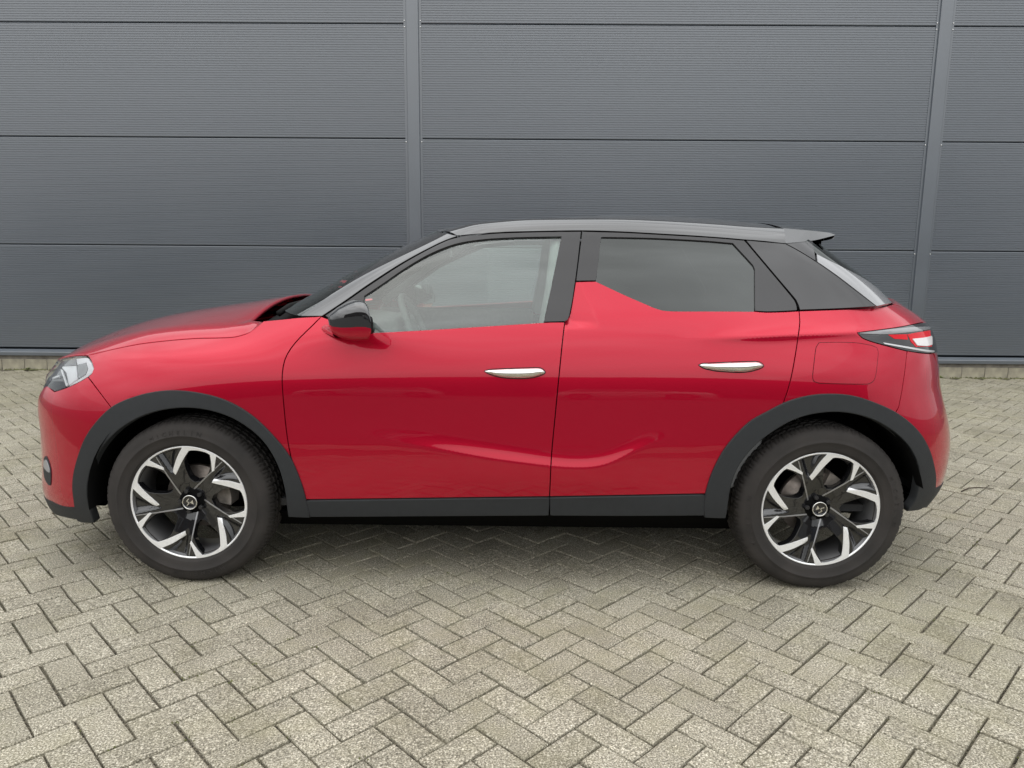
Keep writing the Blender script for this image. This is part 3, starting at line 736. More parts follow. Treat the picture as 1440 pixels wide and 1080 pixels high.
lamp('reflector', [(106.6, 512.8), (118.3, 509), (120.6, 517.5), (117.6, 525.6), (108.2, 531.3)], mat('lamp_grey_block', (.42, .42, .43), .25, .2), -.0075)
lamp('lamp_facet', [(88, 505.5), (103, 503), (104.5, 511.5), (86.5, 513)], mat('lamp_facet_grey', (.48, .48, .49), .2, .5), -.010)
lamp('lamp_facet', [(76, 522), (82.5, 516), (86.5, 524), (79.5, 531)], REFLECT2, -.010)
lamp('led_strip', [(72, 529.5), (80.5, 527), (80.8, 528.8), (71, 532)], LWHITE, -.006)
lamp('led_strip', [(83, 518), (85.2, 519.5), (92.8, 541.5), (90.8, 542.5)], REFLECT, -.0062)
both('lamp_shroud', loop_of([bpx([(69, 534.5), (85, 535.5)])[0], bpx([(85, 535.5), (90.5, 545)])[0], bpx([(90.5, 545), (76.7, 549.5), (61.5, 543.2)])[0], bpx([(61.5, 543.2), (64, 539), (69, 534.5)])[0]], .01), sbody, mat('lamp_dark_glass', (.04, .04, .052), .12), hroots, off=-.008, h=.016, hem=.004)
# fog lamp pod in the bumper corner
FG = [(62.5, 644.5), (65, 641.5), (68, 646.5), (71.3, 657), (72.3, 670), (71.2, 682), (66.5, 678.5), (63, 670), (61.8, 656), (62.5, 644.5)]
fl = loop_of(bpx(FG), .008)
fgr = [empty('fog_lamp', parent=car), empty('fog_lamp', parent=car)]
both('bezel', fl, sbody, PLAST, fgr, off=.003, h=.014, hem=.01)
both('lens', loop_of(bpx([(63.5, 648), (66.5, 647), (70.5, 657.5), (71.2, 664), (66.5, 661), (63, 655), (63.5, 648)]), .006), sbody, REFLECT2, fgr, off=.0055, h=.01, hem=.004)

# ---- hood: lofted from the clamshell cut over a ridge to the centre line
edge_uz = crom(BODY.hits(HC[:8]+[(369, 454)]), .012); eP, _ = BODY.pos([p[0] for p in edge_uz], [p[1] for p in edge_uz])
# the rear tip of the hood rises inward from the cut
nE = len(eP); XC0, XC1 = -2.055, -1.0
zcen = Smooth1([-2.06, -2.0, -1.9, -1.67, -1.33, -1.0], [.892, .942, .985, 1.040, 1.098, 1.142])
zrid = Smooth1([-2.0, -1.8, -1.66, -1.44, -1.06, -.9], [.885, .948, .984, 1.029, 1.064, 1.076])
HV = []; NV = 40
tt = np.concatenate([[0], np.cumsum(np.linalg.norm(np.diff(eP, axis=0), axis=1))]); tt /= tt[-1]
for i in range(nE):
    xe, de, ze = eP[i][0], -eP[i][1], eP[i][2]; xc = XC0+(XC1-XC0)*tt[i]
    row = []
    for k in range(NV+1):
        v = (k/NV)**1.5; d = de*(1-v); x = xe+(xc-xe)*(1-(1-v)**2.2)
        zr = float(zrid(xe+(x-xe)*.6)); zc = float(zcen(xc)); w_ = .135; zr = max(zr, ze+.012)
        q = de-d
        crown = lambda dd: zc-(zc-zr)*(dd/max(de-w_, .05))**2.2
        if d < de-w_: z = crown(d)
        else:
            a = q/w_; sl_ = -(zc-zr)*2.2/max(de-w_, .05)*-1
            # hermite from the cut (steep) to the ridge (shallow)
            m0, m1 = (zr-ze)*1.75, sl_*w_
            z = (2*a**3-3*a*a+1)*ze+(a**3-2*a*a+a)*m0+(-2*a**3+3*a*a)*zr+(a**3-a*a)*m1
        # rear edge is drawn forward behind its outer tip, opening the wiper bay
        x -= .075*float(ss((tt[i]-.72)/.28))*float(ss(v/.10))*(1-.45*v)
        row.append((x, -d, z))
    HV.append(row)
# its front edge runs along the top of the lamps to the nose
nose = crom(BODY.hits([(123.5, 499.3), (110, 499.2), (98, 500.2), (85.5, 502.8)])+[(BODY.hit(85.5, 502.8)[0]-.16, .862), (BODY.u0, .845)], .01)
nP, _ = BODY.pos([q[0] for q in nose], [q[1] for q in nose])
nd = -nP[:, 1][::-1]
tgt = [np.array([np.interp(-q[1], nd, nP[::-1, 0]), q[1], np.interp(-q[1], nd, nP[::-1, 2])]) for q in HV[0]]
dl_ = [tgt[k]-np.array(HV[0][k]) for k in range(NV+1)]
for i in range(nE):
    w_ = max(0., 1-tt[i]/.42)**2
    HV[i] = [tuple(np.array(HV[i][k])+dl_[k]*w_) for k in range(NV+1)]
def grid_mesh(name, rows, m, parent, mirror=True, flip=False, thick=None):
    n, k = len(rows), len(rows[0]); V = [p for r in rows for p in r]; F = []
    for i in range(n-1):
        for j in range(k-1):
            f = (i*k+j, (i+1)*k+j, (i+1)*k+j+1, i*k+j+1); F.append(f[::-1] if flip else f)
    if mirror:
        o = len(V); idx = {}
        W = list(V)
        for i, p in enumerate(V):
            if abs(p[1]) < 1e-6: idx[i] = i
            else: idx[i] = len(W); W.append((p[0], -p[1], p[2]))
        F = F+[tuple(idx[i] for i in f[::-1]) for f in F]; V = W
    me = mesh(name, V, F, m); o = link(name, me, parent)
    if thick:
        md = o.modifiers.new('edge', 'SOLIDIFY'); md.thickness = thick; md.offset = -1
    return o
hood = grid_mesh('hood', HV, RED, car, thick=.012)

# ---- dark inner structure so that panel gaps read black
def inner_shell():
    us = np.arange(BODY.u0, BODY.u1+.001, .05); zs = np.arange(.20, 1.01, .04)
    U, Z = np.meshgrid(us, zs); P, n_ = BODY.pos(U.ravel(), Z.ravel(), -.020); P = P.reshape(len(zs), len(us), 3); V = [tuple(p) for r in P for p in r]; F = []; k = len(us)
    for i in range(len(zs)-1):
        for j in range(k-1):
            c = (P[i, j]+P[i+1, j+1])/2
            if any(math.hypot(c[0]-s*WBX, c[2]-CZ) < .435 for s in (-1, 1)): continue
            if c[0] < -1.0 and c[2] > .90: continue
            if c[2] < .34: continue
            if c[0] < -1.75 and c[2] > .78: continue
            F.append((i*k+j, i*k+j+1, (i+1)*k+j+1, (i+1)*k+j))
    o = len(V); V += [(x, -y, z) for x, y, z in V]; F += [tuple(q+o for q in f[::-1]) for f in F]
    link('inner_body', mesh('inner_body', V, F, INNER), car)
inner_shell()
def underbody():
    m = MB(); xs = np.arange(-1.95, 1.86, .05); ys = np.arange(-.80, .801, .05)
    for x in xs:
        for y in ys:
            if any(abs(x+.025-s*WBX) < .40 for s in (-1, 1)) and abs(y+.025) > .52: continue
            if max(abs(y), abs(y+.05)) > float(BODY.hw(np.array(x+(.05 if x > 0 else 0)), np.array(.30)))-.06: continue
            m.add([(x, y, .275), (x+.05, y, .275), (x+.05, y+.05, .275), (x, y+.05, .275)], [(0, 3, 2, 1)])
    m.build('underbody', INNER, car)
    # low wide floor pan, added to deepen the shade under the car
    fp = MB()
    for x0_, x1_ in ((-1.05, 1.05), (-1.90, -1.06), (1.06, 1.82)):
        hw_ = .745 if x1_-x0_ > 2 else .52; P_ = [(-hw_, .274), (-hw_+.16, .160), (hw_-.16, .160), (hw_, .274)]
        fp.add([(x0_+.06*(z_ < .2), y_, z_) for y_, z_ in P_]+[(x1_-.06*(z_ < .2), y_, z_) for y_, z_ in P_], [(0, 1, 2, 3), (7, 6, 5, 4), (0, 4, 5, 1), (1, 5, 6, 2), (2, 6, 7, 3), (3, 7, 4, 0)])
    fp.build('floor_pan', INNER, car)
    for s_ in (-1, 1):
        for e in (-1, 1):
            V = []; F = []; n = 24
            for i in range(n+1):
                a = (R(-6)+R(192)*i/n) if s_ < 0 else (R(12)+R(174)*i/n)
                for y in (.845, .54): V.append((s_*WBX+.405*math.cos(a)+.0, e*y, CZ+.012+.405*math.sin(a)))
            for i in range(n): F.append((2*i, 2*i+1, 2*i+3, 2*i+2))
            k = len(V); V.append((s_*WBX, e*.54, CZ)); F += [(2*i+1, 2*i+3, k) for i in range(n)]
            link('wheel_well', mesh('wheel_well', V, F, LINER), car)
underbody()

# ---- plastic arch and sill trim
both('wheel_arch_trim', shrink(loop_of([bpx(AO_F)[0], bpx([(107.5, 713.5), (112, 731), (134, 733)])[0], bpx(AI_F)[0], bpx([(407, 725), (436, 726)])[0], bpx([(436, 726), (430, 704)])[0]], .012), .0008), sbody, PLAST, root2,
     off=.010, h=.02, hem=.030, rnd=.004)
rb = BODY.hits([(1312.4, 688), (1305, 703), (1293, 713.6), (1274, 717)])
both('wheel_arch_trim', shrink(loop_of([bpx(AO_R)[0], rb, bpx(AI_R)[0], bpx([(1019, 727), (991, 726)])[0]], .012), .0008), sbody, PLAST, root2,
     off=.010, h=.02, hem=.030, rnd=.004)
both('sill_trim', shrink(loop_of(bpx([(430.5, 704), (600, 701.8), (772.3, 699.8)], [(772.3, 699.8), (771.2, 724)], [(771.2, 724), (600, 725), (437, 726)], [(437, 726), (430.5, 704)]), .014), .0015), sbody, PLAST, fdoor, off=.006, h=.02, hem=.03, rnd=.003)
both('sill_trim', shrink(loop_of(bpx([(773.6, 699.8), (880, 697.8), (990.5, 695.8)], [(990.5, 695.8), (990, 724)], [(990, 724), (880, 724.5), (774, 724)], [(774, 724), (773.6, 699.8)]), .014), .0015), sbody, PLAST, rdoor, off=.006, h=.02, hem=.03, rnd=.003)
# mud flap behind the bumper edge
for e in (-1, 1):
    MB().add([(-1.575, e*.80, .20), (-1.535, e*.80, .13), (-1.52, e*.60, .13), (-1.56, e*.60, .20), (-1.565, e*.80, .22), (-1.525, e*.80, .15), (-1.51, e*.60, .15), (-1.55, e*.60, .22)],
             [(0, 1, 2, 3), (4, 7, 6, 5), (0, 4, 5, 1), (1, 5, 6, 2), (2, 6, 7, 3), (3, 7, 4, 0)]).build('mud_flap', RUBBER, car)

# ---- tail: bumper, tailgate, lamps
uB, zB = BODY.hit(1312, 497); c1 = BODY.u1
uV, zV = BODY.hit(1322, 683)
rbl = loop_of([bpx([(1275.8, 493.5), (1295, 496.5), (1312, 497.5)])[0], [(uB, zB), (uB+.035, zB-.05), (uB+.05, zB-.16)], [(uB+.05, zB-.16), (uB+.12, .70), (c1, .68)], [(c1, .68), (c1, zV-.02)], [(c1, zV-.02), (uV+.3, zV-.015), (uV, zV)],
    [(uV, zV), BODY.hit(1312.4, 688)], bpx(inset(AO_R[11:], CRR, .04)[::-1])[0], bpx([inset(AO_R[11:12], CRR, .04)[0], (1264, 573)])[0], bpx([(1264, 573), (1268.5, 550), (1273, 520), (1275.8, 493.5)])[0]], .016)
skin('rear_bumper', shrink(rbl, .002), sbody, RED, car, half=True, **KW)
val = loop_of([[BODY.hit(1312.4, 688), (uV, zV), (uV+.3, zV-.015), (c1, zV-.02)], [(c1, zV-.02), (c1, zV-.17)], [(c1, zV-.17), (uV+.3, zV-.16), rb[2]], rb[:3][::-1]], .016)
skin('rear_valance', shrink(val, .001), sbody, PLAST, car, half=True, off=.003, h=.03)
tgl = bpx([(1298, 453.5), (1285, 442), (1270, 433), (1256.5, 427)])[0]
uT, zT = tgl[-1]; uS, zS = tgl[0]
tgt = loop_of([tgl, [(uT, zT), (uT+.18, zT+.012), (c1, zT+.015)], [(c1, zT+.015), (c1, .68)], [(c1, .68), (uB+.12, .70), (uB+.05, zB-.16)], [(uB+.05, zB-.16), (uB+.035, zB-.05), (uB+.02, zB)], [(uB+.02, zB), (uS+.03, zS-.02), (uS, zS)]], .016)
skin('tailgate', shrink(tgt, .002), sbody, RED, car, half=True, **KW)
troots = [empty('tail_light', parent=car), empty('tail_light', parent=car)]
def ext(L_, du): return [(p[0]+du, p[1]) for p in L_]
top_ = bpx([(1206, 468.3), (1250, 463.2), (1275, 459.2), (1298, 454.5)])[0]; bot_ = bpx([(1314, 496.5), (1300, 496), (1275.8, 493.2), (1250, 486.6), (1225, 479.8), (1212.5, 474.8), (1206, 468.3)])[0]
both('lamp_housing', loop_of([top_, [top_[-1], (top_[-1][0]+.10, top_[-1][1]-.012), (bot_[0][0]+.13, bot_[0][1]+.06), (bot_[0][0]+.10, bot_[0][1]), bot_[0]], bot_], .01), sbody, RIMB, troots, off=.003, h=.018)
def tl(name, P, m, off, hem=.005): both(name, loop_of(bpx(P+[P[0]]), .006) if len(P) > 6 else loop_of([bpx([P[i], P[(i+1) % len(P)]])[0] for i in range(len(P))], .006), sbody, m, troots, off=off, h=.012, hem=hem)
tl('chrome_sheen_strip', [(1207.5, 468.9), (1229, 466.6), (1257, 463.4), (1281, 461.3), (1307, 460.2), (1306.5, 463), (1285.6, 466.4), (1256.7, 469.2), (1232, 470)], TRIMG, .0055)  # grey strip paints the sky sheen on the lamp's black upper ledge
tl('red_lens', [(1248, 471), (1274, 470.4), (1275.4, 477.8), (1256.7, 476.6)], REDLENS, .0045)
tl('red_lens', [(1275, 470.6), (1285.6, 468.6), (1306.5, 465), (1309, 487.5), (1286.5, 488), (1280, 481)], REDLENS, .0045)
tl('clear_lens', [(1281.5, 477.3), (1296.7, 475.6), (1308.2, 473), (1308.6, 485), (1301, 487), (1288.2, 486.2)], WHITELENS, .0075)
tl('chrome_sheen_strip', [(1241, 482.2), (1275, 488), (1301, 492.4), (1312, 493.4), (1311, 495.4), (1299, 494.4), (1268, 488.9), (1243, 483.9)], SILVERP, .0055)
# fuel flap
FF = [(1151.7, 481.5), (1180, 481), (1205, 482), (1226, 485.8), (1233, 489), (1235, 496), (1232, 525), (1229, 535), (1222, 540), (1190, 540.3), (1152, 539.2), (1144, 536), (1142.5, 529), (1145, 505), (1147.5, 488), (1151.7, 481.5)]
ffl = loop_of(bpx(FF), .008)
ffr = quarter
both('fuel_flap_seam', ffl, sbody, RUBBER, ffr, off=.0009, h=.03, hem=0)
both('fuel_flap', shrink(ffl, .0022), sbody, RED, ffr, off=.0016, h=.018, hem=.001, rnd=.0004)

# ---- greenhouse
PW = [(422.5, 443.5), (464, 415), (499, 390.7), (547.5, 357.7), (582, 338.8), (620.4, 325.8)]
PLO = [(643, 331), (617, 341), (568, 367), (519.7, 398), (487, 421), (452, 444.3)]
both('a_pillar', G_(PW, [(620.4, 325.8), (643, 331)], PLO, [(452, 444.3), (422.5, 444.2)]), sgreen, BLACK, root2, hem=.02, rnd=.003, **KW)
FO = [(456, 444.5), (489, 422.5), (521, 400.3), (569, 369.3), (618, 343), (645, 333.6), (680, 329.6), (707, 327.6), (760, 326), (817.3, 325.2)]
FB_ = [(817.3, 325.2), (812, 372), (805.5, 420), (801, 443)]
FI = [(789, 333), (740, 333.8), (707, 335), (672.5, 337.6), (637.8, 343.8), (603, 357.7), (568, 378.5), (540.5, 397.6), (513.5, 415.5)]
both('window_frame', G_(FO, FB_, [(801, 443), (799, 449), (794, 452.2)], [(794, 452.2), (764, 453)], [(764, 453), (777, 393), (789, 333)], FI, [(513.5, 415.5), (511, 440), (509, 468)], [(509, 468), (490, 462), (470, 452), (456, 444.5)]), sgreen, FRAME, fdoor, hem=.02, **KW)
both('door_glass', shrink(loop_of(gpx([(764, 455), (777, 393), (789, 333)], FI, [(513.5, 415.5), (511, 440), (509, 470)], [(509, 470), (600, 465), (680, 460), (764, 455)]), .02), -.006), sgreen, GLASS, fdoor, off=-.009, h=.03, hem=0)
RO = [(818.6, 325.2), (880, 327), (926.7, 329.6), (990, 333.2), (1033, 336.6), (1046.5, 337.8)]
RI = [(1031, 342.3), (990, 338.9), (926, 335.5), (880, 334.3), (845.4, 333.8)]
both('window_frame', G_([(810, 395.2), (813.5, 368), (818.6, 325.2)], RO, [(1046.5, 337.8), (1085, 383.5), (1117, 422), (1120, 428), (1121.5, 436.5)], [(1121.5, 436.5), (1100, 437.8), (1076.7, 438.4), (1061.3, 437.3)], [(1061.3, 437.3), (1060.8, 378)], [(1060.8, 378), (1058.5, 372.5), (1031, 342.3)], RI, [(845.4, 333.8), (842, 365), (838.5, 394.8)], [(838.5, 394.8), (810, 395.2)]), sgreen, FRAME, rdoor, hem=.02, **KW)
both('door_glass', shrink(loop_of(gpx([(1060.8, 437.5), (1060.8, 378)], [(1060.8, 378), (1058.5, 372.5), (1031, 342.3)], RI, [(845.4, 333.8), (842, 365), (838.5, 396)], [(838.5, 396), (880, 416), (910, 429.5), (925, 435), (943, 438), (1060.8, 437.5)]), .02), -.004), sgreen, PRIV, rdoor, off=-.007, h=.03, hem=0)
DP = [(1104, 342.6), (1125, 354), (1147.5, 368), (1175, 387.2), (1200, 406.2), (1232.5, 431)]
both('d_pillar', G_([(1048.7, 337.6), (1075, 340), (1104, 342.6)], DP, [(1232.5, 431), (1180, 434), (1125, 436)], [(1125, 436), (1122.5, 428), (1119.5, 421.5), (1086.5, 382.5), (1048.7, 337.6)]), sgreen, DPIL, root2, hem=.02, **KW)
STP = [(1147.5, 356.5), (1160, 362.8), (1190, 378), (1225, 398), (1255, 426)]
both('spoiler_fin', G_([(1104.5, 342.2), (1125, 340), (1143, 338.3)], [(1143, 338.3), (1146, 352), (1148, 367)], [(1148, 367.4), (1125, 353.2), (1104.5, 342.2)]), sgreen, DPIL, root2, hem=.02, h=.02)
both('rear_side_trim', G_(STP, [(1255, 426), (1233.5, 431)], [(1233.5, 431), (1201, 405.6), (1176, 386.5), (1148.7, 367.5)], [(1148.7, 367.5), (1147.5, 356.5)]), sgreen, TRIMG, root2, hem=.02, h=.018)
sg = gpx(STP)[0]; g1 = GREEN.u1
skin('rear_glass', shrink(loop_of([sg, [sg[-1], (sg[-1][0]+.2, 1.125), (g1, 1.125)], [(g1, 1.125), (g1, 1.425)], [(g1, 1.425), (sg[0][0]+.1, 1.42), sg[0]]], .02), .001), sgreen, PRIV, car, half=True, h=.03, hem=.01)
ws = gpx(PW)[0]; g0 = GREEN.u0
skin('windshield', shrink(loop_of([ws, [ws[-1], (ws[-1][0]-.15, ws[-1][1]+.012), (g0, ws[-1][1]+.020)], [(g0, ws[-1][1]+.020), (g0, ws[0][1]+.02)], [(g0, ws[0][1]+.02), (ws[0][0]-.2, ws[0][1]+.01), ws[0]]], .02), .001), sgreen, WSGLASS, car, half=True, off=-.003, h=.03, hem=.008)

# roof rails (painted cant rails), roof skin and tail spoiler
RL = [(643, 331), (672, 328.5), (707, 326), (760, 324.6), (818, 323.8), (870, 325.2), (926.7, 328.2), (990, 332), (1047.5, 336.6), (1104, 342)]
RT = [(620.4, 325.8), (644.7, 319.5), (672.5, 313.6), (724.6, 309), (776.7, 307.4), (860, 307.4), (930, 310), (1000, 314.2), (1050, 318), (1101.5, 321)]
low = crom(GREEN.hits(RL), .02); lowP, _ = GREEN.pos([p[0] for p in low], [p[1] for p in low])
def resamp(P, n):
    P = np.asarray(P, float); s_ = np.concatenate([[0], np.cumsum(np.linalg.norm(np.diff(P, axis=0), axis=1))]); q = np.linspace(0, s_[-1], n)
    return np.stack([np.interp(q, s_, P[:, k]) for k in range(P.shape[1])], 1)
NR = 70; lowP = resamp(lowP, NR); rtpx = resamp(crom(RT, 8), NR)
def at_d(px, py, d):
    dv = AF+(px-720)/FPX*AR-(py-540)/FPX*AU; t = (YC-d-CAM[1])/dv[1]; q = CAM+t*dv; return np.array([q[0], -d, q[2]])
topP = np.array([at_d(*rtpx[i], -lowP[i][1]-.052) for i in range(NR)])
pe = GREEN.hit(620.4, 325.8); pe, _ = GREEN.pos(np.array([pe[0]]), np.array([pe[1]])); pe = pe[0]
t0_ = topP[0].copy()
for i in range(10): topP[i] = topP[i]+(pe-t0_)*(1-i/10)**2
rows = []
for i in range(NR):
    a, b = lowP[i], topP[i]; row = []
    for k in range(9):
        t = k/8; p = a+(b-a)*t; bul = math.sin(math.pi*t)*.010
        row.append((p[0], p[1]-bul*.75, p[2]+bul*.7))
    p = topP[i]; row += [(p[0], p[1]+.006, p[2]+.0012), (p[0], p[1]+.014, p[2]-.004)]
    rows.append(row)
for e in (1, -1): grid_mesh('roof_rail', [[(x, y*e, z) for x, y, z in r] for r in rows], BLACK, car, mirror=False, flip=(e > 0))
ZR = Smooth1([-.36, -.25, 0., .212, .48, .736, .95, 1.163, 1.4], [1.438, 1.455, 1.492, 1.516, 1.531, 1.531, 1.519, 1.499, 1.476])
rows = []
for i in range(NR):
    p = topP[i]; row = []; d0 = -p[1]-.012; xf_ = .05*max(0, 1-i/6)
    for k in range(21):
        v = k/20; d = d0*(1-v); zc = float(ZR(p[0]-xf_)); z0 = p[2]-.004
        row.append((p[0]-xf_*v, -d, z0+(zc-z0)*(1-(1-v)**2.4)))
    rows.append(row)
hdr = crom([ws[-1], (ws[-1][0]-.15, ws[-1][1]+.012), (g0, ws[-1][1]+.020)], .02); hP, _ = GREEN.pos([q[0] for q in hdr], [q[1] for q in hdr], .001); hd_ = -hP[::-1, 1]
dl_ = [np.array([np.interp(-q[1], hd_, hP[::-1, 0]), q[1], np.interp(-q[1], hd_, hP[::-1, 2])])-np.array(q) for q in rows[0]]
for i in range(14): rows[i] = [tuple(np.array(rows[i][k])+dl_[k]*(1-i/14)**2) for k in range(21)]
rows.append([(x+.05, y, z-.022) for x, y, z in rows[-1]])
grid_mesh('roof', rows, BLACK, car, mirror=True, flip=True)
roof_end = rows[-1]
# spoiler: side wedge, top skin, trailing lip and underside
def spoiler():
    V = []; F = []
    n = 12
    tipd = .50
    A = at_d(1104.5, 342.2, -lowP[-1][1]); Bm = at_d(1143, 338.3, .535); C = at_d(1174.2, 330.8, .47)
    T0 = topP[-1]; T1 = at_d(1160, 326.4, .478); T2 = at_d(1173.5, 329.8, .468)
    def curve(P): return resamp(np.array(crom(P, .01)) if len(P) > 2 else np.array(P), n)
    c0_ = curve([A, Bm, C]); c1_ = curve([T0, T1, T2])
    rows_ = []
    for i in range(n):
        row = [tuple(c0_[i]+(c1_[i]-c0_[i])*t) for t in (0, .33, .67, 1)]
        p = c1_[i]; s_ = i/(n-1); xc = 1.15+(1.50-1.15)*s_; zc = 1.502-.055*s_**1.3
        for k in range(1, 13):
            v = k/12; row.append((p[0]+(xc-p[0])*(1-(1-v)**2), p[1]*(1-v), p[2]+(zc-p[2])*(1-(1-v)**2.2)))
        rows_.append(row)
    last = rows_[-1]
    rows_.append([(x-.004, y, z-.014) for x, y, z in last])
    under = [(x-.17, y*.96, z-.055) for x, y, z in last]; rows_.append(under)
    rows_.append([(x-.09, y*.97, z-.10) for x, y, z in under])
    return grid_mesh('spoiler', rows_, BLACK, car, mirror=True, flip=True)
sp_ = spoiler()
sp_.data.set_sharp_from_angle(angle=R(35))
# dark box closing the tailgate top under the spoiler, and the high brake lamp
MB().box(1.22, 1.36, -.44, .44, 1.36, 1.42).build('spoiler_base', INNER, car, bevel=.01)

# ---- cowl, wipers
cw = MB()
for i in range(16):
    y0, y1 = -.66+1.32*i/16, -.66+1.32*(i+1)/16
    f = lambda y: .10*(1-(y/.66)**2)
    cw.add([(-1.03-f(y0)*.2, y0, 1.03+f(y0)*.5), (-.78-f(y0), y0, 1.055+f(y0)*.5), (-.78-f(y1), y1, 1.055+f(y1)*.5), (-1.03-f(y1)*.2, y1, 1.03+f(y1)*.5)], [(0, 1, 2, 3)])
cw.build('cowl_panel', RUBBER, car)
for (x0, y0, x1, y1) in ((-.98, -.52, -.83, .05), (-.99, -.02, -.86, .52)):
    z0 = 1.075+.04*(1-abs(y0)); V, F = tube([(x0, y0, 1.085), (x0+.03, y0+.06, 1.115), (x1, y1, 1.165)], [.014, .012, .006], 8)
    wip = link('wiper', mesh('wiper', V, F, RUBBER), car)
    V, F = tube([(x1-.04, y1-.36, 1.118), (x1+.0, y1-.05, 1.160), (x1+.015, y1+.22, 1.172)], .008, 6); link('wiper_blade', mesh('wiper_blade', V, F, RUBBER), wip)

# ---- door handles
def handle(P, parents):
    lp = loop_of(bpx(P), .006)
    both('handle_gap_shade', shrink(lp, -.004), sbody, RUBBER, parents, off=.0007, h=.02, hem=0)  # flat black patch stands in for the shade around the handle
    both('door_handle', lp, sbody, CHROME, parents, off=lambda q: .004+.020*(1-np.exp(-edge_dist(lp, q)/.011)), h=.007, hz=.005, hem=.005)
handle([(682, 522), (690, 520.3), (715, 519), (740, 518.2), (758, 518), (762.5, 519.5), (766, 523.5), (762, 526.5), (752, 529.8), (738, 531.6), (722, 531.6), (705, 530.2), (693, 527.2), (686, 524.2), (682, 522)], fdoor)
handle([(983.5, 513.5), (988, 512), (1010, 510.8), (1040, 509.6), (1064, 509.2), (1069, 510.5), (1073, 514.5), (1068, 518), (1056, 521.5), (1042, 523), (1025, 522.5), (1005, 520.8), (992, 518), (986, 515.3), (983.5, 513.5)], rdoor)

# ---- door mirrors
def mirror_parts():
    def prof(pts): X = [at_d(px, py, .955) for px, py in pts]; return np.array([[p[0], p[2]] for p in X])
    top = prof([(461, 449), (464, 443), (475, 434), (488, 427), (499, 423), (507, 422.6), (513, 424), (517.5, 430), (519.5, 440), (520.5, 452)]); bot = prof([(461, 449), (463, 460), (467, 469), (478, 475), (492, 478.5), (508, 479), (516, 478.5), (519.5, 476), (520.5, 470)])
    x0 = top[0, 0]; x1 = bot[-1, 0]
    xs = x0+(x1-x0)*np.linspace(0, 1, 40)**1.6
    sec = []; n = 96
    for i, x in enumerate(xs):
        zt_ = np.interp(x, top[:, 0], top[:, 1]); zb_ = np.interp(x, bot[:, 0], bot[:, 1])
        s_ = (x-x0)/(x1-x0); g = (1-(1-s_)**2.4)**.5
        yo = .945+.06*g; yi = .945-.12*g; ring = []
        hz_ = max((zt_-zb_)/2, .001); zc = (zt_+zb_)/2; yc = (yo+yi)/2; hy = max((yo-yi)/2, .001)
        for k in range(n):
            a = 2*math.pi*k/n; c_, s2 = math.cos(a), math.sin(a)
            dd_ = yc+hy*math.copysign(abs(c_)**.4, c_); ring.append((x-(.955-dd_)*.28, -dd_, zc+hz_*math.copysign(abs(s2)**.5, s2)))
        sec.append(ring)
    zs_ = float(at_d(500, 457.5, .955)[2])
    return sec, zs_
sec, zsplit = mirror_parts(); n = len(sec[0])
for e in (1, -1):
    mr = empty('side_mirror', parent=car)
    def grab(test):
        V = []; F = []; idx = {}
        for i in range(len(sec)-1):
            for k in range(n):
                q = [(i, k), (i, (k+1) % n), (i+1, (k+1) % n), (i+1, k)]
                if test(np.mean([sec[a][b][2] for a, b in q])):
                    f = []
                    for a in q:
                        if a not in idx: idx[a] = len(V); p = sec[a[0]][a[1]]; V.append((p[0], p[1]*e, p[2]))
                        f.append(idx[a])
                    F.append(tuple(f) if e < 0 else tuple(f[::-1]))
        return V, F
    V, F = grab(lambda z: z > zsplit); link('mirror_cap', mesh('mirror_cap', V, F, BLACK), mr)
    V, F = grab(lambda z: z <= zsplit); link('mirror_shell', mesh('mirror_shell', V, F, RED), mr)
    r_ = sec[-1]; V = [(p[0], p[1]*e, p[2]) for p in r_]+[(p[0]+.006, (p[1]+(-.912-p[1])*.10)*e, p[2]+(zsplit-p[2])*.1) for p in r_]
    F = [(k, (k+1) % n, n+(k+1) % n, n+k) for k in range(n)]; F = F if e < 0 else [f[::-1] for f in F]
    link('mirror_bezel', mesh('mirror_bezel', V, F, RUBBER), mr)
    V = [(p[0]+.004, (p[1]+(-.912-p[1])*.10)*e, p[2]+(zsplit-p[2])*.1) for p in r_]
    link('mirror_glass', mesh('mirror_glass', V, [tuple(range(n))], CHROME, False), mr)
    # arm to the door
    a0 = at_d(462, 463, .80); a1 = at_d(478, 470, .90)
    rows = []
    for t in np.linspace(0, 1, 10):
        c_ = a0+(a1-a0)*t; rx = .040-.012*t; rz = .020-.004*t
        rows.append([(c_[0]+rx*math.cos(a), (c_[1]+.03*(1-t))*e, c_[2]+rz*math.sin(a)) for a in np.linspace(0, 2*math.pi, 17)])
    grid_mesh('mirror_arm', rows, RED, mr, mirror=False, flip=(e < 0))

# ------------------------------------------------------------------ wheels
RR = .2376
def pol(al, r): a = R(al); return np.array([r*RR*math.sin(a), r*RR*math.cos(a)])
HOLE = [(7.7, .915), (18, .945), (30.5, .94), (35.5, .80), (39.5, .62), (36, .43), (20, .355), (15, .36), (5, .44), (1.1, .72)]
def arc(a0, a1, r, n=10): return [pol(a0+(a1-a0)*i/n, r) for i in range(n+1)]
def spoke_loop():
    s1 = [pol(20, .16), pol(20, .355)]; s2 = [pol(20, .355), pol(29, .385), pol(36, .43), pol(39.5, .62), pol(35.5, .80), pol(30.5, .94)]
    s3 = arc(30.5, 79.7, .968); s4 = [pol(79.7, .915), pol(73.1, .72), pol(77, .44), pol(87, .36), pol(92, .355)]; s5 = [pol(92, .355), pol(92, .16)]
    return loop_of([s1, s2, [s2[-1], s3[0]], s3, [s3[-1], s4[0]], s4, s5, arc(92, 20, .16, 8)], .006)
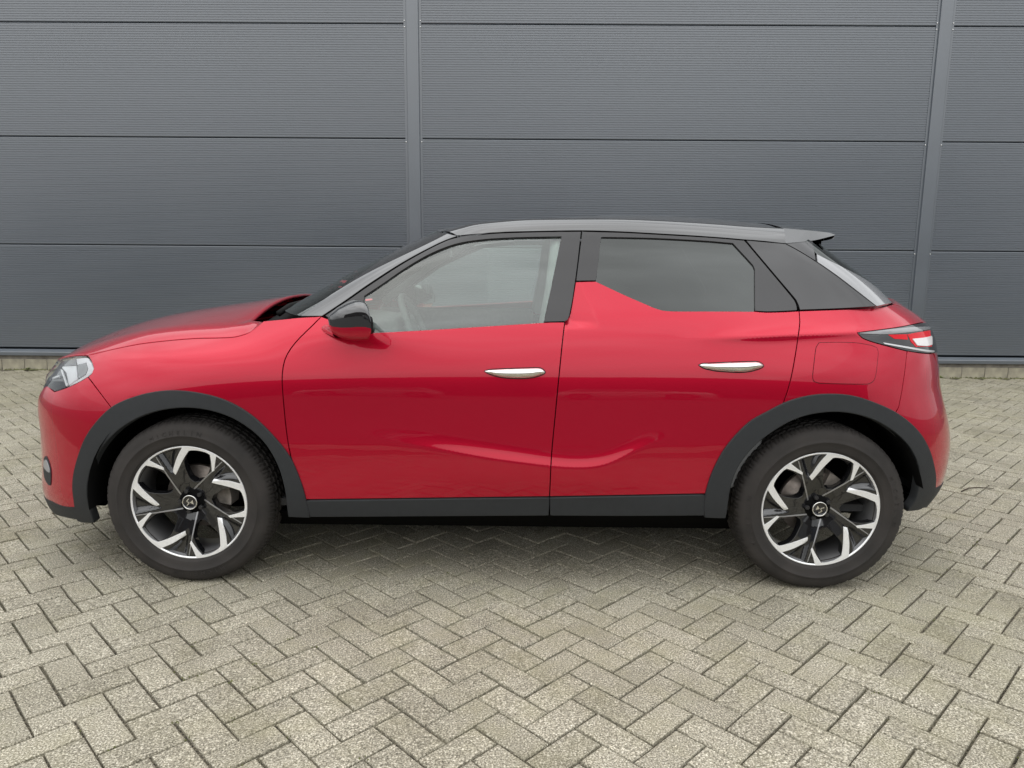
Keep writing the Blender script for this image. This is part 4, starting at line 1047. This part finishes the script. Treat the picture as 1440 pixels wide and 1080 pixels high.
def wheel_surf(q):
    """depth of the spoke faces below the rim plane (y grows inward)"""
    def y(p):
        r = np.hypot(p[:, 0], p[:, 1])/RR; al = np.degrees(np.arctan2(p[:, 0], p[:, 1])) % 72.
        base = np.interp(r, [0, .2, .35, .6, .96], [.034, .034, .024, .012, .004])
        # ridge from the hub at 45 deg; the pocket past it, towards the next arm, is cut deeper
        tpk = ss((al-46)/7)*ss((70+(r-.97)*38-al)/8)*ss((r-.42)/.25)
        return base+.016*tpk
    P = np.stack([q[:, 0], y(q), q[:, 1]], -1); e = 8e-4
    gx = (y(q+[e, 0])-y(q-[e, 0]))/(2*e); gz = (y(q+[0, e])-y(q-[0, e]))/(2*e)
    nn = np.stack([gx, -np.ones(len(q)), gz], -1); nn /= np.linalg.norm(nn, axis=1, keepdims=True)
    return P, nn
def rot2(P, deg): a = R(deg); c_, s_ = math.cos(a), math.sin(a); return np.stack([P[:, 0]*c_+P[:, 1]*s_, -P[:, 0]*s_+P[:, 1]*c_], -1)
W = {}
W['spoke'] = skin('spoke', spoke_loop(), wheel_surf, RIMB, None, h=.007, hem=.035, rnd=.0015)[0]
mach = loop_of([arc(2.7, 37.0, .985, 8), [pol(37.0, .985), pol(40, .85), pol(44.0, .735)], [pol(44.0, .735), pol(42.6, .695)], [pol(42.6, .695), pol(36.2, .83), pol(31.2, .952)], [pol(31.2, .955), pol(26, .962), pol(18, .955), pol(11, .937), pol(8, .915)],
    [pol(8, .91), pol(0.6, .76), pol(-18.2, .535)], [pol(-18.2, .535), pol(-19.8, .60)], [pol(-19.8, .60), pol(-6.4, .80), pol(2.7, .985)]], .005)
W['machined_face'] = skin('machined_face', mach, wheel_surf, ALU, None, off=.0035, h=.007, hem=.006, rnd=.0006)[0]
q0, q1 = pol(18, .215), pol(45, .955); qn = np.array([-(q1-q0)[1], (q1-q0)[0]]); qn /= np.linalg.norm(qn)
rid = loop_of([[q0-qn*.0028, q1-qn*.0014], [q1-qn*.0014, q1+qn*.0014], [q1+qn*.0014, q0+qn*.0028], [q0+qn*.0028, q0-qn*.0028]], .006)
W['spoke_glint'] = skin('spoke_glint', rid, wheel_surf, GLINT, None, off=.0012, h=.01, hem=.002, rnd=.0004)[0]  # thin strip paints the sky glint along each black spoke ridge
bpy.context.view_layer.update()
def asmesh(o):
    me = o.data; bpy.data.objects.remove(o); return me
W = {k: asmesh(o) for k, o in W.items()}
V, F = lathe([(RR*.968, .014), (RR*.972, .003), (RR*.988, 0), (RR*1.0, .0005), (RR*1.012, .006), (RR*1.005, .014)], 96); W['rim_ring'] = mesh('rim_ring', V, F, ALU)
V, F = lathe([(RR*.965, .004), (RR*.945, .02), (RR*.915, .035), (RR*.905, .10), (RR*.93, .18), (RR*.99, .2)], 72); W['rim_barrel'] = mesh('rim_barrel', V, F, mat('rim_barrel_grey', (.42, .42, .43), .38, .85))
tp = [(.222, .02), (.2385, .004), (.243, -.004), (.247, -.006), (.2485, -.0085), (.262, -.013), (.280, -.0155), (.2815, -.0170), (.2850, -.0170), (.2865, -.0155), (.300, -.0135), (.313, -.0095), (.3235, -.0045), (.332, .003), (.3380, .012), (.3420, .023), (.3440, .034),
      (.3445, .045), (.338, .047), (.338, .054), (.3455, .056), (.346, .078), (.339, .080), (.339, .089), (.3465, .091), (.3467, .111), (.339, .113), (.339, .122), (.3465, .124), (.3455, .148), (.337, .150), (.337, .157), (.343, .159), (.336, .178), (.326, .196), (.300, .214), (.262, .214), (.235, .2)]
def tread(i, k, r):
    if 12 <= k <= 33 and r > .337 and (i+(k*2 if k < 20 else -k)) % 5 == 0: return r-.006
    if 13 <= k <= 16 and i % 5 == 0: return r-.004
    return r
V, F = lathe(tp, 300, tread); V = [(x, y, max(z, -CZ+.0005)) for x, y, z in V]; W['tyre'] = mesh('tyre', V, F, TYRE); W['tyre'].set_sharp_from_angle(angle=R(38))
V, F = lathe([(0, .012), (.024, .012), (.0262, .0105), (.0275, .0085), (.0295, .0085), (.0305, .011), (.0305, .03)], 40); W['centre_cap'] = mesh('centre_cap', V, F, RIMB)
V, F = lathe([(.0268, .0095), (.0272, .0076), (.0300, .0076), (.0306, .0105)], 40); W['cap_ring'] = mesh('cap_ring', V, F, CHROME)
emb = MB()
def plate(P):
    P = np.array(P)*.0225; n_ = len(P); emb.add([(x, .0098, z) for x, z in P]+[(x, .0125, z) for x, z in P], [tuple(range(n_))]+[(i, n_+i, n_+(i+1) % n_, (i+1) % n_) for i in range(n_)])
plate([(-.03, .06), (-.44, .68), (-.70, -.16)])
def stroke(P, w_):
    for a_, b_ in zip(P[:-1], P[1:]):
        a_ = np.array(a_); b_ = np.array(b_); t_ = (b_-a_)/np.linalg.norm(b_-a_); n_ = np.array([-t_[1], t_[0]])*w_/2; a_ = a_-t_*w_*.3; b_ = b_+t_*w_*.3
        plate([a_+n_, b_+n_, b_-n_, a_-n_])
stroke([(.74, .28), (.14, .06), (.40, -.44), (-.16, -.66)], .15)
W['emblem'] = mesh('emblem', emb.V, emb.F, CHROME, False)
V, F = lathe([(0, .018), (.008, .018), (.0095, .020), (.0095, .045)], 6); W['lug_nut'] = mesh('lug_nut', V, F, NUT, False)
V, F = lathe([(.045, .085), (.075, .085), (.078, .098), (.132, .098), (.134, .104), (.134, .122), (.06, .122)], 60); W['brake_disc'] = mesh('brake_disc', V, F, STEEL)
W['hub'] = mesh('hub', *lathe([(0, .03), (.05, .03), (.055, .05), (.06, .12)], 32), INNER)
cal = MB()
for i in range(9):
    a0, a1 = R(28+i*6), R(28+(i+1)*6)
    def ap(a, r, y): return (r*math.sin(a), y, r*math.cos(a))
    cal.add([ap(a0, .088, .072), ap(a1, .088, .072), ap(a1, .146, .072), ap(a0, .146, .072), ap(a0, .088, .15), ap(a1, .088, .15), ap(a1, .150, .15), ap(a0, .150, .15)], [(0, 1, 2, 3), (7, 6, 5, 4), (0, 4, 5, 1), (3, 2, 6, 7), (0, 3, 7, 4), (1, 5, 6, 2)])
W['brake_caliper'] = mesh('brake_caliper', cal.V, cal.F, CALIP, False)
def side_letters(txt, r0, size, step):
    V = []; F = []
    for k, ch in enumerate(txt):
        cu = bpy.data.curves.new('letter', 'FONT'); cu.body = ch; cu.size = size; cu.extrude = .0018; cu.align_x = 'CENTER'; cu.resolution_u = 2
        o = bpy.data.objects.new('letter', cu); COL.objects.link(o); dg = bpy.context.evaluated_depsgraph_get(); me = o.evaluated_get(dg).to_mesh()
        a = R(k*step); n0 = len(V)
        for v in me.vertices:
            x, y, z = v.co; r_ = r0+y; yy = -z+float(np.interp(r_, [.255, .27, .30, .313], [-.0115, -.0148, -.0137, -.0095]))
            V.append((r_*math.sin(a)+x*math.cos(a), yy, r_*math.cos(a)-x*math.sin(a)))
        F += [tuple(i+n0 for i in pl.vertices) for pl in me.polygons]
        bpy.data.objects.remove(o); bpy.data.curves.remove(cu)
    return mesh('tyre_lettering', V, F, TYRE, False)
W['tyre_lettering'] = side_letters('MICHELIN', .2885, .026, 5.4)
def wheel(x, side, spin, emb_rot, cal_rot, txt_rot):
    wr = empty('wheel', (x, -YC if side < 0 else YC, CZ), car); wr.rotation_euler = (0, 0, 0 if side < 0 else math.pi)
    def put(nm, rot=0, par=wr): o = link(nm, W[nm], par); o.rotation_euler = (0, R(rot), 0); return o
    put('tyre'); put('tyre_lettering', txt_rot); put('tyre_lettering', txt_rot+180); put('rim_ring'); put('rim_barrel'); put('brake_disc'); put('hub'); put('brake_caliper', cal_rot); put('centre_cap'); put('cap_ring'); put('emblem', emb_rot)
    for k in range(5):
        put('spoke', 72*k+spin); put('machined_face', 72*k+spin); put('spoke_glint', 72*k+spin)
        a = R(72*k+spin+56); o = link('lug_nut', W['lug_nut'], wr); o.location = (.045*math.sin(a), .0, .045*math.cos(a)); o.rotation_euler = (0, R(11*k), 0)
wheel(-WBX, -1, -5.2, 153, 20, -25); wheel(WBX, -1, 0, 0, -5, 62)
wheel(-WBX, 1, 20, 50, 0, 10); wheel(WBX, 1, -12, 15, 0, 200)

# ------------------------------------------------------------------ cabin
def rbox(name, x0, x1, y0, y1, z0, z1, m, parent, bev=.03, rot=None, seg=3):
    b = MB().box(-(x1-x0)/2, (x1-x0)/2, -(y1-y0)/2, (y1-y0)/2, -(z1-z0)/2, (z1-z0)/2)
    o = b.build(name, m, parent, bevel=bev, seg=seg); o.location = ((x0+x1)/2, (y0+y1)/2, (z0+z1)/2)
    if rot: o.rotation_euler = rot
    return o
MB().box(-1.0, 1.6, -.74, .74, .30, .33).build('cabin_floor', CARPET, car)
for y in (-.37, .37):
    s_ = empty('seat', (.12, y, .33), car)
    rbox('cushion', -.28, .26, -.25, .25, .10, .30, SEAT, s_, .05); rbox('backrest', .20, .36, -.24, .24, .22, .90, SEAT, s_, .06, (0, R(18), 0))
    rbox('headrest', .40, .50, -.13, .13, .93, 1.11, SEAT, s_, .04, (0, R(14), 0))
s_ = empty('rear_seat', (.98, 0, .33), car)
rbox('cushion', -.25, .25, -.62, .62, .12, .32, SEAT, s_, .05); rbox('backrest', .22, .36, -.62, .62, .25, .88, SEAT, s_, .05, (0, R(20), 0))
for y in (-.38, .38): rbox('headrest', .36, .45, -.13, .13, .86, 1.0, SEAT, s_, .035, (0, R(14), 0))
d_ = empty('dashboard', (-.62, 0, .8), car)
rbox('dash_top', -.28, .10, -.66, .66, -.05, .22, DASH, d_, .06, (0, R(6), 0)); rbox('instrument_hood', -.02, .16, -.55, -.18, .15, .27, DASH, d_, .04)
rbox('centre_screen', .08, .11, -.14, .14, .10, .25, RIMB, d_, .008); rbox('console', -.1, .85, -.12, .12, -.42, -.1, DASH, d_, .04)
for y in (-.56, -.2, .2, .56): rbox('air_vent', .09, .12, y-.06, y+.06, .06, .12, SILVERP, d_, .006)
sw = empty('steering_wheel', (-.40, -.37, 1.0), car); sw.rotation_euler = (0, R(-24), 0)
V, F = tube([(0, .17*math.cos(a), .17*math.sin(a)) for a in np.linspace(0, 2*math.pi, 41)], .015, 10, False); link('rim', mesh('rim', V, F, DASH), sw)
rbox('airbag_hub', -.05, .0, -.07, .07, -.06, .05, DASH, sw, .02); rbox('wheel_arm', -.03, -.012, -.16, .16, -.015, .02, SILVERP, sw, .006); rbox('wheel_arm', -.03, -.012, -.02, .02, -.16, -.03, SILVERP, sw, .006)
V, F = tube([(-.05, 0, -.02), (-.30, 0, -.06)], .035, 10); link('steering_column', mesh('steering_column', V, F, DASH), sw)
for e in (-1, 1):
    for nm, x0, x1, pr in (('door_trim', -.78, .14, fdoor), ('door_trim', .20, 1.05, rdoor)):
        rbox(nm, x0, x1, e*.745-.02, e*.745+.02, .40, 1.035, DASH, pr[0 if e < 0 else 1], .015)
    rbox('grab_handle', .02, .22, e*.52-.012, e*.52+.012, 1.405, 1.425, HEADL, car, .008)
# headliner under the roof skin, with the inner pillars
rows = []
for i in range(0, NR, 3):
    p = topP[i]; row = []; d0 = -p[1]-.03
    for k in range(9):
        v = k/8; z0 = p[2]-.055; zc = float(ZR(p[0]))-.045; row.append((p[0], -d0*(1-v), z0+(zc-z0)*(1-(1-v)**2.4)))
    rows.append(row)
grid_mesh('headliner', rows, HEADL, car, mirror=True)
for e in (-1, 1):
    V, F = tube([(.17, e*.70, 1.02), (.20, e*.64, 1.22), (.22, e*.53, 1.43)], [.045, .04, .035], 8); link('inner_pillar', mesh('inner_pillar', V, F, HEADL), car)
    V, F = tube([(-.74, e*.665, 1.07), (-.48, e*.60, 1.27), (-.22, e*.50, 1.41)], [.022, .022, .022], 8); link('inner_pillar', mesh('inner_pillar', V, F, DASH), car)
    V, F = tube([(1.30, e*.62, 1.08), (1.22, e*.56, 1.25), (1.12, e*.50, 1.40)], [.09, .08, .06], 8); link('inner_pillar', mesh('inner_pillar', V, F, DASH), car)
MB().box(-.02, .0, -.11, .11, 1.33, 1.40).build('rear_view_mirror', RIMB, car, bevel=.008).location = (-.28, 0, 0)
rbox('parcel_shelf', 1.25, 1.62, -.6, .6, 1.02, 1.05, DASH, car, .01)
# ------------------------------------------------------------------ cars parked across the yard, seen as dim shapes mirrored in the doors
def far_car(x, y, rz, col, lab):
    r = tag(empty('yard_car', (x, y, 0)), lab, 'car', 'cars parked across the yard'); r.rotation_euler = (0, 0, rz)
    def coarse(S, z0, z1, nz, nm, m):
        us = np.linspace(S.u0, S.u1, 44); zs = np.linspace(z0, z1, nz); U, Z = np.meshgrid(us, zs); P, _ = S.pos(U.ravel(), Z.ravel()); V = [tuple(q) for q in P]; k = len(us); F = []
        for i in range(nz-1):
            for j in range(k-1):
                c = (P[i*k+j]+P[(i+1)*k+j+1])/2
                if nm == 'body' and any(math.hypot(c[0]-s*WBX, c[2]-CZ) < .40 for s in (-1, 1)): continue
                F.append((i*k+j, i*k+j+1, (i+1)*k+j+1, (i+1)*k+j))
        n0 = len(V); V += [(a, -b, c) for a, b, c in V]; F += [tuple(q+n0 for q in f[::-1]) for f in F]
        link(nm, mesh(nm, V, F, m), r)
    pm_ = mat('yard_car_paint', col, .35, .2, 1, .03, 1.5)
    coarse(BODY, .22, 1.0, 18, 'body', pm_); coarse(GREEN, 1.0, 1.44, 10, 'windows', RIMB)
    link('hood', hood.data, r); rf = [o for o in car.children if o.name.startswith('roof') and not o.name.startswith('roof_rail')][0]
    me = rf.data.copy(); me.materials.clear(); me.materials.append(pm_); link('roof', me, r)
    me = hood.data.copy(); me.materials.clear(); me.materials.append(pm_); r.children[-2].data = me
    for s in (-1, 1):
        for e in (-1, 1):
            o = link('wheel', W['tyre'], r); o.location = (s*WBX, e*YC, CZ); o.rotation_euler = (0, 0, 0 if e < 0 else math.pi)
            h = link('wheel_disc', W['brake_disc'], o); h.scale = (1.7, .1, 1.7)
far_car(-4.2, -19.5, .05, (.32, .33, .34), 'silver car across the yard mirrored in the front door')
far_car(3.2, -20.2, math.pi+.06, (.5, .5, .49), 'white car across the yard mirrored in the rear door')
far_car(9.6, -20.5, .02, (.02, .03, .06), 'dark blue car across the yard mirrored near the fuel flap')
